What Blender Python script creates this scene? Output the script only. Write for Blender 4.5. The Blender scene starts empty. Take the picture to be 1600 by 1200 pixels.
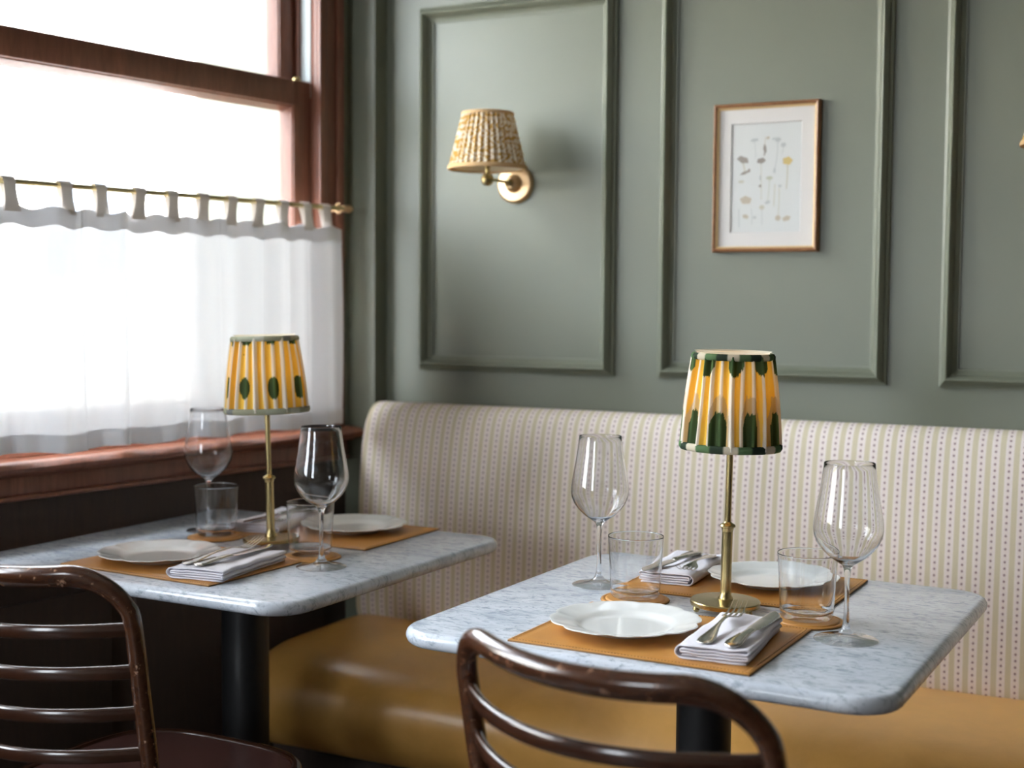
import bpy, bmesh, math, random
from mathutils import Vector, Matrix, noise
R = math.radians
PI = math.pi
sc = bpy.context.scene
COL = sc.collection
rnd = random.Random(4)

# ------------------------------------------------------------------ camera
cam_d = bpy.data.cameras.new('camera')
cam = bpy.data.objects.new('camera', cam_d)
COL.objects.link(cam)
cam_d.sensor_width = 36
cam_d.lens = 2088 / 1600 * 36
YAW, PITCH, ROLL = 0.5028, 0.0611, 0.00706
Fh = Vector((-math.sin(YAW), math.cos(YAW), 0))
Rh = Vector((math.cos(YAW), math.sin(YAW), 0))
Fv = Fh * math.cos(PITCH) - Vector((0, 0, 1)) * math.sin(PITCH)
Uv = Rh.cross(Fv)
Rr = Rh * math.cos(ROLL) + Uv * math.sin(ROLL)
Ur = -Rh * math.sin(ROLL) + Uv * math.cos(ROLL)
m = Matrix((Rr, Ur, -Fv)).transposed().to_4x4()
m.translation = Vector((0, 0, 1.215))
cam.matrix_world = m
cam_d.dof.use_dof = True
cam_d.dof.focus_distance = 2.05
cam_d.dof.aperture_fstop = 3.3
cam_d.clip_start = 0.02
sc.camera = cam

# ------------------------------------------------------------------ world, sun, exposure
SKY_STRENGTH = 8.0
SUN_STRENGTH = 14.0
sc.view_settings.view_transform = 'Standard'
sc.view_settings.look = 'None'
sc.view_settings.exposure = 1.66
sc.view_settings.gamma = 1
sc.view_settings.use_curve_mapping = False
w = bpy.data.worlds.new('sky')
sc.world = w
w.use_nodes = True
bg = w.node_tree.nodes['Background']
bg.inputs[0].default_value = (0.86, 0.93, 1.0, 1)
bg.inputs[1].default_value = SKY_STRENGTH
sl = bpy.data.lights.new('sun', 'SUN')
sl.energy = SUN_STRENGTH
sl.angle = R(0.5)
sl.color = (1.0, 0.93, 0.82)
sun = bpy.data.objects.new('sun', sl)
COL.objects.link(sun)
# the sun stands high over this building's roof and lights the house fronts across the street
sun.rotation_euler = Vector((-0.62, 0.25, -0.75)).to_track_quat('-Z', 'Y').to_euler()
cy = sc.cycles
cy.use_denoising = True
cy.max_bounces = 12
cy.diffuse_bounces = 5
cy.transparent_max_bounces = 16
cy.transmission_bounces = 10
cy.sample_clamp_indirect = 2.5
cy.caustics_refractive = True


# ------------------------------------------------------------------ materials
def mat(name, col=(.5, .5, .5), rough=.5, metal=0, spec=.5, **kw):
    mt = bpy.data.materials.new(name)
    mt.use_nodes = True
    b = mt.node_tree.nodes['Principled BSDF']
    b.inputs['Base Color'].default_value = (*col, 1)
    b.inputs['Roughness'].default_value = rough
    b.inputs['Metallic'].default_value = metal
    b.inputs['Specular IOR Level'].default_value = spec
    for k, v in kw.items():
        b.inputs[k].default_value = v
    return mt


class NT:
    def __init__(s, mt):
        s.t = mt.node_tree
        s.b = s.t.nodes.get('Principled BSDF')

    def n(s, typ, **kw):
        nd = s.t.nodes.new(typ)
        for k, v in kw.items():
            setattr(nd, k, v)
        return nd

    def put(s, sock, v):
        if isinstance(v, bpy.types.NodeSocket):
            s.t.links.new(v, sock)
        else:
            sock.default_value = v

    def math(s, op, a, b=0.0, c=0.0):
        nd = s.n('ShaderNodeMath', operation=op)
        s.put(nd.inputs[0], a)
        s.put(nd.inputs[1], b)
        s.put(nd.inputs[2], c)
        return nd.outputs[0]

    def coord(s, kind='Object', scale=(1, 1, 1)):
        tc = s.n('ShaderNodeTexCoord')
        mp = s.n('ShaderNodeMapping')
        mp.inputs['Scale'].default_value = scale
        s.t.links.new(tc.outputs[kind], mp.inputs[0])
        return mp.outputs[0]

    def noise(s, vec, scale, detail=4, rough=.5, dist=0):
        nd = s.n('ShaderNodeTexNoise')
        s.t.links.new(vec, nd.inputs['Vector'])
        nd.inputs['Scale'].default_value = scale
        nd.inputs['Detail'].default_value = detail
        nd.inputs['Roughness'].default_value = rough
        nd.inputs['Distortion'].default_value = dist
        return nd.outputs['Fac']

    def ramp(s, fac, stops):
        nd = s.n('ShaderNodeValToRGB')
        el = nd.color_ramp.elements
        while len(el) < len(stops):
            el.new(.5)
        for e, (p, c) in zip(el, stops):
            e.position = p
            e.color = (*c, 1) if len(c) == 3 else c
        s.put(nd.inputs[0], fac)
        return nd.outputs[0]

    def mix(s, f, a, b, blend='MIX'):
        nd = s.n('ShaderNodeMix', data_type='RGBA', blend_type=blend)
        s.put(nd.inputs[0], f)
        for sk, v in ((nd.inputs[6], a), (nd.inputs[7], b)):
            s.put(sk, v if isinstance(v, bpy.types.NodeSocket) else (*v, 1))
        return nd.outputs[2]

    def bump(s, h, strength=.2, dist=.001):
        nd = s.n('ShaderNodeBump')
        nd.inputs['Strength'].default_value = strength
        nd.inputs['Distance'].default_value = dist
        s.t.links.new(h, nd.inputs['Height'])
        s.t.links.new(nd.outputs[0], s.b.inputs['Normal'])

    def col(s, c):
        s.t.links.new(c, s.b.inputs['Base Color'])


def wood(name, c1, c2, rough=.35, scale=(3, 3, .35), wear=None, coat=0):
    mt = mat(name, c1, rough)
    t = NT(mt)
    v = t.coord('Object', scale)
    f = t.noise(v, 28, 5, .6, .6)
    c = t.ramp(f, [(.3, c1), (.7, c2)])
    if wear:
        v2 = t.coord('Object')
        w1 = t.noise(v2, 70, 8, .75)
        w2 = t.ramp(w1, [(.615, (0, 0, 0)), (.64, (1, 1, 1))])
        c = t.mix(w2, c, wear)
    t.col(c)
    rr = t.noise(t.coord('Object'), 14, 4, .6)
    rr = t.math('MULTIPLY_ADD', rr, .10, rough - .05)
    t.put(t.b.inputs['Roughness'], rr)
    if coat:
        t.b.inputs['Coat Weight'].default_value = coat
        t.b.inputs['Coat Roughness'].default_value = .15
    t.bump(f, .15 if not coat else .03, .0006)
    return mt


M = {}
# painted sage green wall
M['green'] = mat('sage_green_paint', (.27, .315, .262), .42)
t = NT(M['green'])
n1 = t.noise(t.coord('Object'), 2.2, 3, .5)
t.col(t.ramp(n1, [(.3, (.148, .158, .114)), (.7, (.160, .170, .124))]))
t.bump(t.noise(t.coord('Object'), 60, 3, .5), .08, .001)
M['ceiling'] = mat('off_white_plaster', (.66, .64, .60), .8)
t = NT(M['ceiling'])
t.col(t.ramp(t.noise(t.coord('Object'), 3), [(.3, (.74, .73, .70)), (.7, (.78, .77, .74))]))
M['room'] = mat('dim_room_plaster', (.30, .27, .23), .8)
t = NT(M['room'])
t.col(t.ramp(t.noise(t.coord('Object'), 3), [(.3, (.46, .44, .40)), (.7, (.50, .48, .44))]))
M['room_right'] = mat('dark_low_bounce_wall', (.10, .08, .06), .7)  # unseen right wall, coloured dark to cut light bouncing back
t = NT(M['room_right'])
t.col(t.ramp(t.noise(t.coord('Object'), 3), [(.3, (.10, .085, .06)), (.7, (.13, .11, .08))]))
M['window_wood'] = wood('reddish_brown_window_wood', (.135, .050, .029), (.215, .082, .047), .38)
M['panel_wood'] = wood('dark_brown_panelling', (.040, .024, .017), (.055, .032, .022), .6)
M['floor_wood'] = wood('dark_floorboards', (.035, .02, .013), (.06, .034, .02), .4, (.4, 4, 4))
M['chair_wood'] = wood('dark_bentwood', (.024, .009, .005), (.042, .015, .007), .20, (3, 3, .5), coat=.5)
M['rail_wood'] = wood('worn_dark_bentwood_rail', (.040, .014, .007), (.072, .027, .012), .20, (.5, 3, 3), wear=(.42, .24, .15), coat=.5)
M['track'] = mat('pale_painted_sash_track', (.62, .68, .68), .6)
M['black'] = mat('black_cast_iron', (.010, .010, .011), .42)
t = NT(M['black'])
t.bump(t.noise(t.coord('Object'), 90, 4), .15, .001)


def brass(name, c1, c2, rough):
    mt = mat(name, c1, rough, 1)
    t = NT(mt)
    f = t.noise(t.coord('Object'), 160, 3, .5)
    t.col(t.ramp(f, [(.1, c1), (.9, c2)]))
    return mt


M['brass'] = brass('aged_brass', (.43, .335, .155), (.49, .385, .185), .27)
M['brass_bright'] = brass('polished_brass', (.62, .42, .23), (.70, .49, .28), .34)
M['rod'] = brass('dull_brass_rod', (.40, .34, .18), (.5, .43, .24), .35)
M['steel'] = mat('polished_cutlery_steel', (.60, .58, .55), .12, 1)
t = NT(M['steel'])
t.put(t.b.inputs['Roughness'], t.math('MULTIPLY_ADD', t.noise(t.coord('Object', (1, .1, 1)), 120, 3), .14, .08))

# grey veined marble
M['marble'] = mat('grey_veined_white_marble', (.6, .64, .68), .20)
t = NT(M['marble'])
v = t.coord('Object', (1.0, 2.3, 1.5))
big = t.noise(v, 5, 5, .6, .8)
fleck = t.noise(v, 30, 8, .70, 1.6)
fine = t.noise(v, 110, 4, .6, .8)
base = t.ramp(big, [(.30, (.48, .53, .60)), (.55, (.64, .68, .74)), (.75, (.71, .745, .79))])
f1 = t.ramp(fleck, [(.50, (0, 0, 0)), (.62, (1, 1, 1))])
f1 = t.math('MULTIPLY', f1, t.math('MULTIPLY_ADD', fine, .9, .2))
c = t.mix(f1, base, (.22, .27, .33))
f2 = t.ramp(t.noise(v, 17, 8, .75, 2.5), [(.55, (0, 0, 0)), (.66, (1, 1, 1))])
c = t.mix(t.math('MULTIPLY', f2, .65), c, (.27, .31, .36))
t.col(c)
t.b.inputs['Coat Weight'].default_value = .15
t.b.inputs['Coat Roughness'].default_value = .1

# tan leather
def leather(name, c1, c2, rough, sc_=9):
    mt = mat(name, c1, rough)
    t = NT(mt)
    v = t.coord('Object')
    f = t.noise(v, sc_, 6, .65, .5)
    t.col(t.ramp(f, [(.3, c1), (.7, c2)]))
    vo = t.n('ShaderNodeTexVoronoi')
    vo.inputs['Scale'].default_value = 420
    t.t.links.new(v, vo.inputs['Vector'])
    t.bump(vo.outputs['Distance'], .25, .0004)
    t.put(t.b.inputs['Roughness'], t.math('MULTIPLY_ADD', f, .25, rough - .12))
    return mt


M['seat_leather'] = leather('tan_seat_leather', (.66, .335, .070), (.78, .42, .11), .38)
M['seat_leather'].node_tree.nodes['Principled BSDF'].inputs['Coat Weight'].default_value = .5
M['seat_leather'].node_tree.nodes['Principled BSDF'].inputs['Coat Roughness'].default_value = .3
M['mat_leather'] = leather('honey_leather', (.46, .20, .038), (.55, .26, .060), .42, 14)
M['mat_edge'] = mat('cut_leather_edge', (.22, .11, .035), .7)
M['china'] = mat('white_glazed_china', (.80, .81, .79), .10)
M['china'].node_tree.nodes['Principled BSDF'].inputs['Coat Weight'].default_value = .4
t = NT(M['china'])
t.col(t.ramp(t.noise(t.coord('Object'), 6), [(.3, (.78, .79, .775)), (.7, (.81, .82, .80))]))
M['napkin'] = mat('white_cotton_napkin', (.78, .76, .82), .85)
t = NT(M['napkin'])
wv_ = t.n('ShaderNodeTexWave')
wv_.inputs['Scale'].default_value = 500
t.t.links.new(t.coord('Object'), wv_.inputs['Vector'])
t.bump(t.math('ADD', wv_.outputs['Fac'], t.math('MULTIPLY', t.noise(t.coord('Object'), 40), 3)), .12, .0005)
M['napkin'].node_tree.nodes['Principled BSDF'].inputs['Sheen Weight'].default_value = .2

# drinking glass
mt = bpy.data.materials.new('clear_drinking_glass')
mt.use_nodes = True
nt = mt.node_tree
nt.nodes.clear()
o = nt.nodes.new('ShaderNodeOutputMaterial')
g = nt.nodes.new('ShaderNodeBsdfGlass')
g.inputs['Roughness'].default_value = 0
g.inputs['IOR'].default_value = 1.47
g.inputs['Color'].default_value = (.99, .995, 1, 1)
nt.links.new(g.outputs[0], o.inputs[0])
M['glass'] = mt


def thin_glass(name, refl=1.0, tint=(1, 1, 1)):
    mt = bpy.data.materials.new(name)
    mt.use_nodes = True
    nt = mt.node_tree
    nt.nodes.clear()
    o = nt.nodes.new('ShaderNodeOutputMaterial')
    fr = nt.nodes.new('ShaderNodeFresnel')
    geo = nt.nodes.new('ShaderNodeNewGeometry')
    io = nt.nodes.new('ShaderNodeMath')          # same index seen from either side of the thin sheet
    io.operation = 'MULTIPLY_ADD'
    io.inputs[1].default_value = 1 / 1.45 - 1.45
    io.inputs[2].default_value = 1.45
    nt.links.new(geo.outputs['Backfacing'], io.inputs[0])
    nt.links.new(io.outputs[0], fr.inputs[0])
    tr = nt.nodes.new('ShaderNodeBsdfTransparent')
    tr.inputs[0].default_value = (*tint, 1)
    gl = nt.nodes.new('ShaderNodeBsdfGlossy')
    gl.inputs['Roughness'].default_value = 0.0
    mx = nt.nodes.new('ShaderNodeMixShader')
    mu = nt.nodes.new('ShaderNodeMath')
    mu.operation = 'MULTIPLY'
    mu.inputs[1].default_value = refl
    nt.links.new(fr.outputs[0], mu.inputs[0])
    nt.links.new(mu.outputs[0], mx.inputs[0])
    nt.links.new(tr.outputs[0], mx.inputs[1])
    nt.links.new(gl.outputs[0], mx.inputs[2])
    nt.links.new(mx.outputs[0], o.inputs[0])
    return mt


M['pane'] = thin_glass('window_pane_glass', 1.0)
M['picture_glass'] = thin_glass('picture_glass', 1.0)
M['thin_clear'] = thin_glass('clear_thin_tableware_glass', 2.0)


def cloth(name, col, transl, transp, vcol=None, noise_scale=None, fill=None):
    """woven cloth that lets light through: diffuse + translucent + open weave"""
    mt = bpy.data.materials.new(name)
    mt.use_nodes = True
    nt = mt.node_tree
    nt.nodes.clear()
    T_ = NT(mt)
    o = nt.nodes.new('ShaderNodeOutputMaterial')
    d = nt.nodes.new('ShaderNodeBsdfDiffuse')
    tl = nt.nodes.new('ShaderNodeBsdfTranslucent')
    tp = nt.nodes.new('ShaderNodeBsdfTransparent')
    m1 = nt.nodes.new('ShaderNodeMixShader')
    m2 = nt.nodes.new('ShaderNodeMixShader')
    m1.inputs[0].default_value = transl
    m2.inputs[0].default_value = transp
    if vcol:
        at = nt.nodes.new('ShaderNodeAttribute')
        at.attribute_name = vcol
        for s_ in (d, tl):
            nt.links.new(at.outputs['Color'], s_.inputs[0])
    else:
        for s_ in (d, tl):
            s_.inputs[0].default_value = (*col, 1)
    nt.links.new(d.outputs[0], m1.inputs[1])
    nt.links.new(tl.outputs[0], m1.inputs[2])
    nt.links.new(m1.outputs[0], m2.inputs[1])
    nt.links.new(tp.outputs[0], m2.inputs[2])
    nt.links.new(m2.outputs[0], o.inputs[0])
    if noise_scale:
        f = T_.noise(T_.coord('Object', noise_scale), 1, 5, .65)
        f = T_.math('MULTIPLY_ADD', T_.math('SUBTRACT', f, .5), transp * 1.6, transp)
        nt.links.new(f, m2.inputs[0])
    return mt


M['sheer'] = cloth('white_sheer_linen', (.88, .89, .91), .095, .014, noise_scale=(6, 20, 160))
M['sheer_hem'] = cloth('double_sheer_hem', (.90, .90, .92), .12, .004, noise_scale=(6, 20, 160))
M['shade'] = cloth('printed_pleated_cotton', (.8, .8, .7), .30, 0, vcol='print')
M['shade_trim'] = cloth('printed_cotton_tape', (.8, .8, .7), .2, 0, vcol='print')
M['lining'] = cloth('cream_shade_lining', (.85, .80, .66), .5, 0)

# striped bench cloth: u in metres across, v in metres up
M['stripe'] = mat('striped_upholstery', (.6, .5, .4), .85)
t = NT(M['stripe'])
tc = t.n('ShaderNodeTexCoord')
sp = t.n('ShaderNodeSeparateXYZ')
t.t.links.new(tc.outputs['UV'], sp.inputs[0])
PER = .0260
fu = t.math('FRACT', t.math('DIVIDE', sp.outputs[0], PER))
fvv = t.math('FRACT', t.math('DIVIDE', sp.outputs[1], .0125))
d0 = t.math('ABSOLUTE', t.math('SUBTRACT', fu, .5))          # 0 on the dotted column
olive = t.math('GREATER_THAN', d0, .295)
edge = t.math('MULTIPLY', t.math('GREATER_THAN', d0, .25), t.math('LESS_THAN', d0, .295))
c = t.mix(olive, (.80, .70, .65), (.635, .56, .39))
c = t.mix(edge, c, (.84, .77, .74))
c = t.mix(t.math('MULTIPLY', t.math('LESS_THAN', d0, .20), t.math('GREATER_THAN', d0, .15)), c, (.83, .75, .725))
du = t.math('MULTIPLY', d0, PER)
dv_ = t.math('MULTIPLY', t.math('ABSOLUTE', t.math('SUBTRACT', fvv, .5)), .0125)
dia = t.math('LESS_THAN', t.math('ADD', du, t.math('MULTIPLY', dv_, .85)), .0027)
cen = t.math('LESS_THAN', t.math('ADD', du, dv_), .0006)
c = t.mix(dia, c, (.27, .155, .17))
c = t.mix(cen, c, (.5, .42, .40))
fn = t.noise(tc.outputs['Object'], 260, 3, .6)
c = t.mix(t.math('MULTIPLY', t.math('SUBTRACT', fn, .3), .35), c, (.40, .34, .28))
t.col(c)
t.bump(fn, .25, .0006)
M['stripe'].node_tree.nodes['Principled BSDF'].inputs['Specular IOR Level'].default_value = .15

# sconce shade: small ochre squiggles on cream
M['squiggle'] = cloth('ochre_squiggle_cotton', (.8, .7, .5), .35, 0, vcol='print')
M['tape'] = cloth('tan_shade_tape', (.62, .42, .22), .25, 0)
M['bulb'] = bpy.data.materials.new('lit_bulb')
M['bulb'].use_nodes = True
b_ = M['bulb'].node_tree.nodes['Principled BSDF']
b_.inputs['Base Color'].default_value = (.9, .85, .7, 1)
b_.inputs['Emission Color'].default_value = (1.0, .62, .25, 1)
b_.inputs['Emission Strength'].default_value = 5
M['white_cap'] = mat('white_porcelain_holder', (.7, .68, .62), .5)
M['frame_wood'] = wood('gilded_brown_frame', (.20, .085, .035), (.30, .14, .06), .3, (3, 3, 3))
M['frame_gilt'] = mat('gilt_frame_slip', (.62, .45, .22), .35, .7)
M['mat_board'] = mat('pale_mount_board', (.80, .76, .72), .8)
M['mat_bevel'] = mat('white_mount_bevel', (.75, .72, .69), .8)
M['print'] = mat('printed_paper', (.6, .6, .57), .8)
t = NT(M['print'])
at = t.n('ShaderNodeAttribute')
at.attribute_name = 'print'
t.col(at.outputs['Color'])
M['facade'] = mat('pale_sunlit_brick', (.8, .76, .68), .9)
t = NT(M['facade'])
br = t.n('ShaderNodeTexBrick')
t.t.links.new(t.coord('Object', (1, 1, 1)), br.inputs['Vector'])
br.inputs['Scale'].default_value = 4
br.inputs['Color1'].default_value = (.80, .76, .66, 1)
br.inputs['Color2'].default_value = (.66, .60, .48, 1)
br.inputs['Mortar'].default_value = (.85, .83, .78, 1)
t.col(br.outputs['Color'])
M['facade_render'] = mat('pale_render', (.80, .77, .72), .9)
M['far_glass'] = mat('grey_blue_far_window', (.12, .16, .22), .3)
M['street'] = mat('grey_paving', (.32, .31, .30), .9)


# ------------------------------------------------------------------ mesh helpers
def tag(o, label=None, cat=None, group=None, kind=None):
    if label: o['label'] = label
    if cat: o['category'] = cat
    if group: o['group'] = group
    if kind: o['kind'] = kind
    return o


def empty(name, loc=(0, 0, 0), rz=0, label=None, cat=None, group=None, kind=None):
    o = bpy.data.objects.new(name, None)
    COL.objects.link(o)
    o.location = loc
    o.rotation_euler = (0, 0, rz)
    o.empty_display_size = .05
    return tag(o, label, cat, group, kind)


def link(name, me, parent=None, loc=None, rz=0):
    o = bpy.data.objects.new(name, me)
    COL.objects.link(o)
    if parent: o.parent = parent
    if loc is not None: o.location = loc
    if rz: o.rotation_euler = (0, 0, rz)
    return o


def copy_tree(o, parent=None):
    c = o.copy()
    COL.objects.link(c)
    c.parent = parent
    for ch in [x for x in bpy.data.objects if x.parent == o]:
        copy_tree(ch, c)
    return c


class MB:
    """collects geometry into one mesh"""
    def __init__(s):
        s.bm = bmesh.new()
        s.uv = s.bm.loops.layers.uv.new('uv')
        s.cl = None

    def face(s, vs, mi=0):
        try:
            f = s.bm.faces.new(vs)
            f.material_index = mi
            return f
        except ValueError:
            return None

    def box(s, x0, x1, y0, y1, z0, z1, bev=0, mi=0):
        bm2 = bmesh.new()
        bmesh.ops.create_cube(bm2, size=1)
        for v in bm2.verts:
            v.co = Vector(((x0 + x1) / 2 + v.co.x * (x1 - x0), (y0 + y1) / 2 + v.co.y * (y1 - y0), (z0 + z1) / 2 + v.co.z * (z1 - z0)))
        if bev:
            bmesh.ops.bevel(bm2, geom=bm2.edges[:], offset=bev, segments=2, profile=.5, affect='EDGES')
        s.merge(bm2, mi)
        return s

    def merge(s, bm2, mi=0):
        mp = {}
        for v in bm2.verts:
            mp[v] = s.bm.verts.new(v.co)
        for f in bm2.faces:
            s.face([mp[v] for v in f.verts], mi)
        bm2.free()

    def grid(s, fn, nu, nv, cu=False, cv=False, uv=None, mi=0, col=None):
        """fn(u, v) -> point for u, v in 0..1"""
        V = []
        nu_, nv_ = (nu if cu else nu + 1), (nv if cv else nv + 1)
        if col and s.cl is None:
            s.cl = s.bm.verts.layers.float_color.new('print')
        for i in range(nu_):
            row = []
            for j in range(nv_):
                vt = s.bm.verts.new(fn(i / nu, j / nv))
                if col:
                    vt[s.cl] = (*col(i / nu, j / nv), 1)
                row.append(vt)
            V.append(row)
        for i in range(nu):
            for j in range(nv):
                q = [V[i][j], V[(i + 1) % nu_][j], V[(i + 1) % nu_][(j + 1) % nv_], V[i][(j + 1) % nv_]]
                f = s.face(q, mi)
                if f and uv:
                    us = [(i / nu, j / nv), ((i + 1) / nu, j / nv), ((i + 1) / nu, (j + 1) / nv), (i / nu, (j + 1) / nv)]
                    for lp, (a, b) in zip(f.loops, us):
                        lp[s.uv].uv = uv(a, b)
        return V

    def lathe(s, prof, n=48, c=(0, 0, 0), mi=0, closed=False, rad=None, support=True):
        """prof: list of (r, z) turned round the z axis"""
        c = Vector(c)
        rings = []
        if support:
            out = []
            for (r0, z0_), (r1, z1_) in zip(prof, prof[1:]):
                out.append((r0, z0_))
                L = math.hypot(r1 - r0, z1_ - z0_)
                if L > .008:
                    for f_ in (.0006 / L, 1 - .0006 / L):
                        out.append((r0 + (r1 - r0) * f_, z0_ + (z1_ - z0_) * f_))
            out.append(prof[-1])
            prof = out
        for r, z in prof:
            if r < 1e-6 and not rad:
                rings.append([s.bm.verts.new(c + Vector((0, 0, z)))])
            else:
                rings.append([s.bm.verts.new(c + Vector((math.cos(2 * PI * k / n) * r * (rad(2 * PI * k / n, r, z) if rad else 1),
                                                         math.sin(2 * PI * k / n) * r * (rad(2 * PI * k / n, r, z) if rad else 1), z))) for k in range(n)])
        pairs = list(zip(rings, rings[1:])) + ([(rings[-1], rings[0])] if closed else [])
        for A, B in pairs:
            for k in range(n):
                k2 = (k + 1) % n
                if len(A) == 1 and len(B) == 1:
                    continue
                if len(A) == 1:
                    s.face([A[0], B[k2], B[k]][::-1], mi)
                elif len(B) == 1:
                    s.face([A[k], A[k2], B[0]], mi)
                else:
                    s.face([A[k], A[k2], B[k2], B[k]], mi)
        return s

    def sweep(s, pts, ra, rb=None, up=(0, 0, 1), n=12, caps=True, mi=0, power=1.0):
        """elliptic tube along pts; ra = half size across, rb = half size along 'up'; numbers or lists"""
        pts = [Vector(p) for p in pts]
        N = len(pts)
        rb = ra if rb is None else rb
        A = ra if isinstance(ra, (list, tuple)) else [ra] * N
        Bq = rb if isinstance(rb, (list, tuple)) else [rb] * N
        upv = Vector(up)
        rings = []
        prev = None
        for i, p in enumerate(pts):
            tg = (pts[min(i + 1, N - 1)] - pts[max(i - 1, 0)]).normalized()
            u_ = upv if prev is None else prev
            u_ = (u_ - tg * u_.dot(tg))
            if u_.length < 1e-4:
                u_ = tg.orthogonal()
            u_.normalize()
            prev = u_
            sd = tg.cross(u_)
            ring = []
            for k in range(n):
                a = 2 * PI * k / n
                ca, sa = math.cos(a), math.sin(a)
                if power != 1:
                    ca = math.copysign(abs(ca) ** power, ca)
                    sa = math.copysign(abs(sa) ** power, sa)
                ring.append(s.bm.verts.new(p + sd * ca * A[i] + u_ * sa * Bq[i]))
            rings.append(ring)
        for a, b in zip(rings, rings[1:]):
            for k in range(n):
                s.face([a[k], a[(k + 1) % n], b[(k + 1) % n], b[k]], mi)
        if caps:
            s.face(rings[0][::-1], mi)
            s.face(rings[-1], mi)
        return s

    def build(s, name, mats, parent=None, loc=None, rz=0, smooth=40, recalc=True):
        bm = s.bm
        if recalc:
            bmesh.ops.recalc_face_normals(bm, faces=bm.faces[:])
        me = bpy.data.meshes.new(name)
        bm.to_mesh(me)
        bm.free()
        for mm in (mats if isinstance(mats, (list, tuple)) else [mats]):
            me.materials.append(mm)
        if smooth:
            me.polygons.foreach_set('use_smooth', [True] * len(me.polygons))
            me.set_sharp_from_angle(angle=R(smooth))
        me.update()
        return link(name, me, parent, loc, rz)


def spline(P, n):
    """Catmull-Rom through the points P"""
    P = [Vector(p) for p in P]
    out = []
    for i in range(len(P) - 1):
        p0, p1, p2, p3 = P[max(i - 1, 0)], P[i], P[i + 1], P[min(i + 2, len(P) - 1)]
        for k in range(n):
            t_ = k / n
            out.append(.5 * ((2 * p1) + (-p0 + p2) * t_ + (2 * p0 - 5 * p1 + 4 * p2 - p3) * t_ ** 2 + (-p0 + 3 * p1 - 3 * p2 + p3) * t_ ** 3))
    out.append(P[-1])
    return out


def interp(tab, x):
    if x <= tab[0][0]: return tab[0][1]
    for (a, b), (c_, d) in zip(tab, tab[1:]):
        if x <= c_:
            return b + (d - b) * (x - a) / (c_ - a)
    return tab[-1][1]


def sm(a, b, x):
    x = max(0, min(1, (x - a) / (b - a)))
    return x * x * (3 - 2 * x)


# ------------------------------------------------------------------ setting
BW = math.atan2(.03751577, .99929604)              # back wall direction
WC = Vector((-1.888, 2.779, 0))                    # foot of the inside corner
WW = math.atan2(.99081877, .1351968)               # window wall direction (local x runs towards the corner)
WR = Vector((-1.964, 2.722, 0))                    # where casing and corner pilaster meet
FLOOR, CEIL = 0.0, 3.4


def on_back(u, d, z):
    """point on the back wall: u metres right of the corner, d metres out into the room"""
    return WC + Vector((math.cos(BW) * u + math.sin(BW) * d, math.sin(BW) * u - math.cos(BW) * d, z))


# floor of boards
fl = MB().box(-3.4, 4.2, -3.4, 3.3, -.10, -.02).build('floor', M['floor_wood'], smooth=0)
tag(fl, kind='structure')
k = 0
board = None
yb = -3.3
while yb < 3.2:
    if board is None:
        board = MB().box(-3.3, 4.1, 0, .118, -.02, 0, .0015).build('floorboard', M['floor_wood'], fl, (0, yb, 0))
    else:
        b2 = board.copy()
        COL.objects.link(b2)
        b2.location = (0, yb, 0)
    yb += .12
cl = MB().box(-3.4, 4.2, -3.4, 3.3, CEIL, CEIL + .1).build('ceiling', M['ceiling'], smooth=0)
tag(cl, kind='structure')
wb = MB().box(-.6, 6.2, 0, .15, 0, CEIL).build('wall_back', M['green'], None, WC, BW, smooth=0)
tag(wb, kind='structure')
tag(MB().box(3.9, 4.05, -3.3, 3.2, 0, CEIL).build('wall_right', M['room_right'], smooth=0), kind='structure')
mb = MB()
FX0, FX1, FZ0, FZ1 = -1.75, -1.0, .80, 2.0       # unseen opening behind the camera, added to light the bench and back wall
mb.box(-2.75, FX0, -2.55, -2.4, 0, CEIL)
mb.box(FX1, 4.05, -2.55, -2.4, 0, CEIL)
mb.box(FX0, FX1, -2.55, -2.4, 0, FZ0)
mb.box(FX0, FX1, -2.55, -2.4, FZ1, CEIL)
tag(mb.build('wall_front', M['room'], smooth=0), kind='structure')
sw = tag(empty('window_4', (0, -2.47, 0)), kind='structure')
mb = MB()
for q in (FX0, -1.40, FX1 - .06):
    mb.box(q, q + .06, -.03, .03, FZ0, FZ1, .004)
mb.box(FX0, FX1, -.03, .03, FZ0, FZ0 + .07, .004)
mb.box(FX0, FX1, -.03, .03, FZ1 - .07, FZ1, .004)
mb.build('window_frame', M['window_wood'], sw)
MB().box(FX0, FX1, 0, .0005, FZ0, FZ1).build('pane', M['pane'], sw, smooth=0)


# panel mouldings on the back wall: mitred frames with a stepped ridge section
def moulding(x0, x1, z0, z1, name='panel_moulding'):
    # section: (distance inwards from the outer edge, height off the wall)
    sec = [(0, 0), (0, .008), (.003, .0095), (.0065, .0115), (.007, .0180), (.0105, .0235), (.0140, .0285), (.0165, .0305), (.0190, .0290), (.0225, .0220), (.0260, .0160),
           (.0265, .0110), (.0310, .0075), (.0350, .0045), (.0380, .0040), (.0385, 0)]
    mb = MB()
    rings = []
    for ins, h in sec:
        rings.append([mb.bm.verts.new(p) for p in ((x0 + ins, -h, z0 + ins), (x1 - ins, -h, z0 + ins), (x1 - ins, -h, z1 - ins), (x0 + ins, -h, z1 - ins))])
    for a, b in zip(rings, rings[1:]):
        for q in range(4):
            mb.face([a[q], a[(q + 1) % 4], b[(q + 1) % 4], b[q]])
    return mb.build(name, M['green'], wb, smooth=25)


for a, b in ((.099, .617), (.7235, 1.231), (1.336, 1.85), (1.955, 2.47), (2.575, 3.09), (3.195, 3.71)):
    moulding(a, b, 1.047, 1.925)
    moulding(a, b, 2.03, 2.75)
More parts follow.
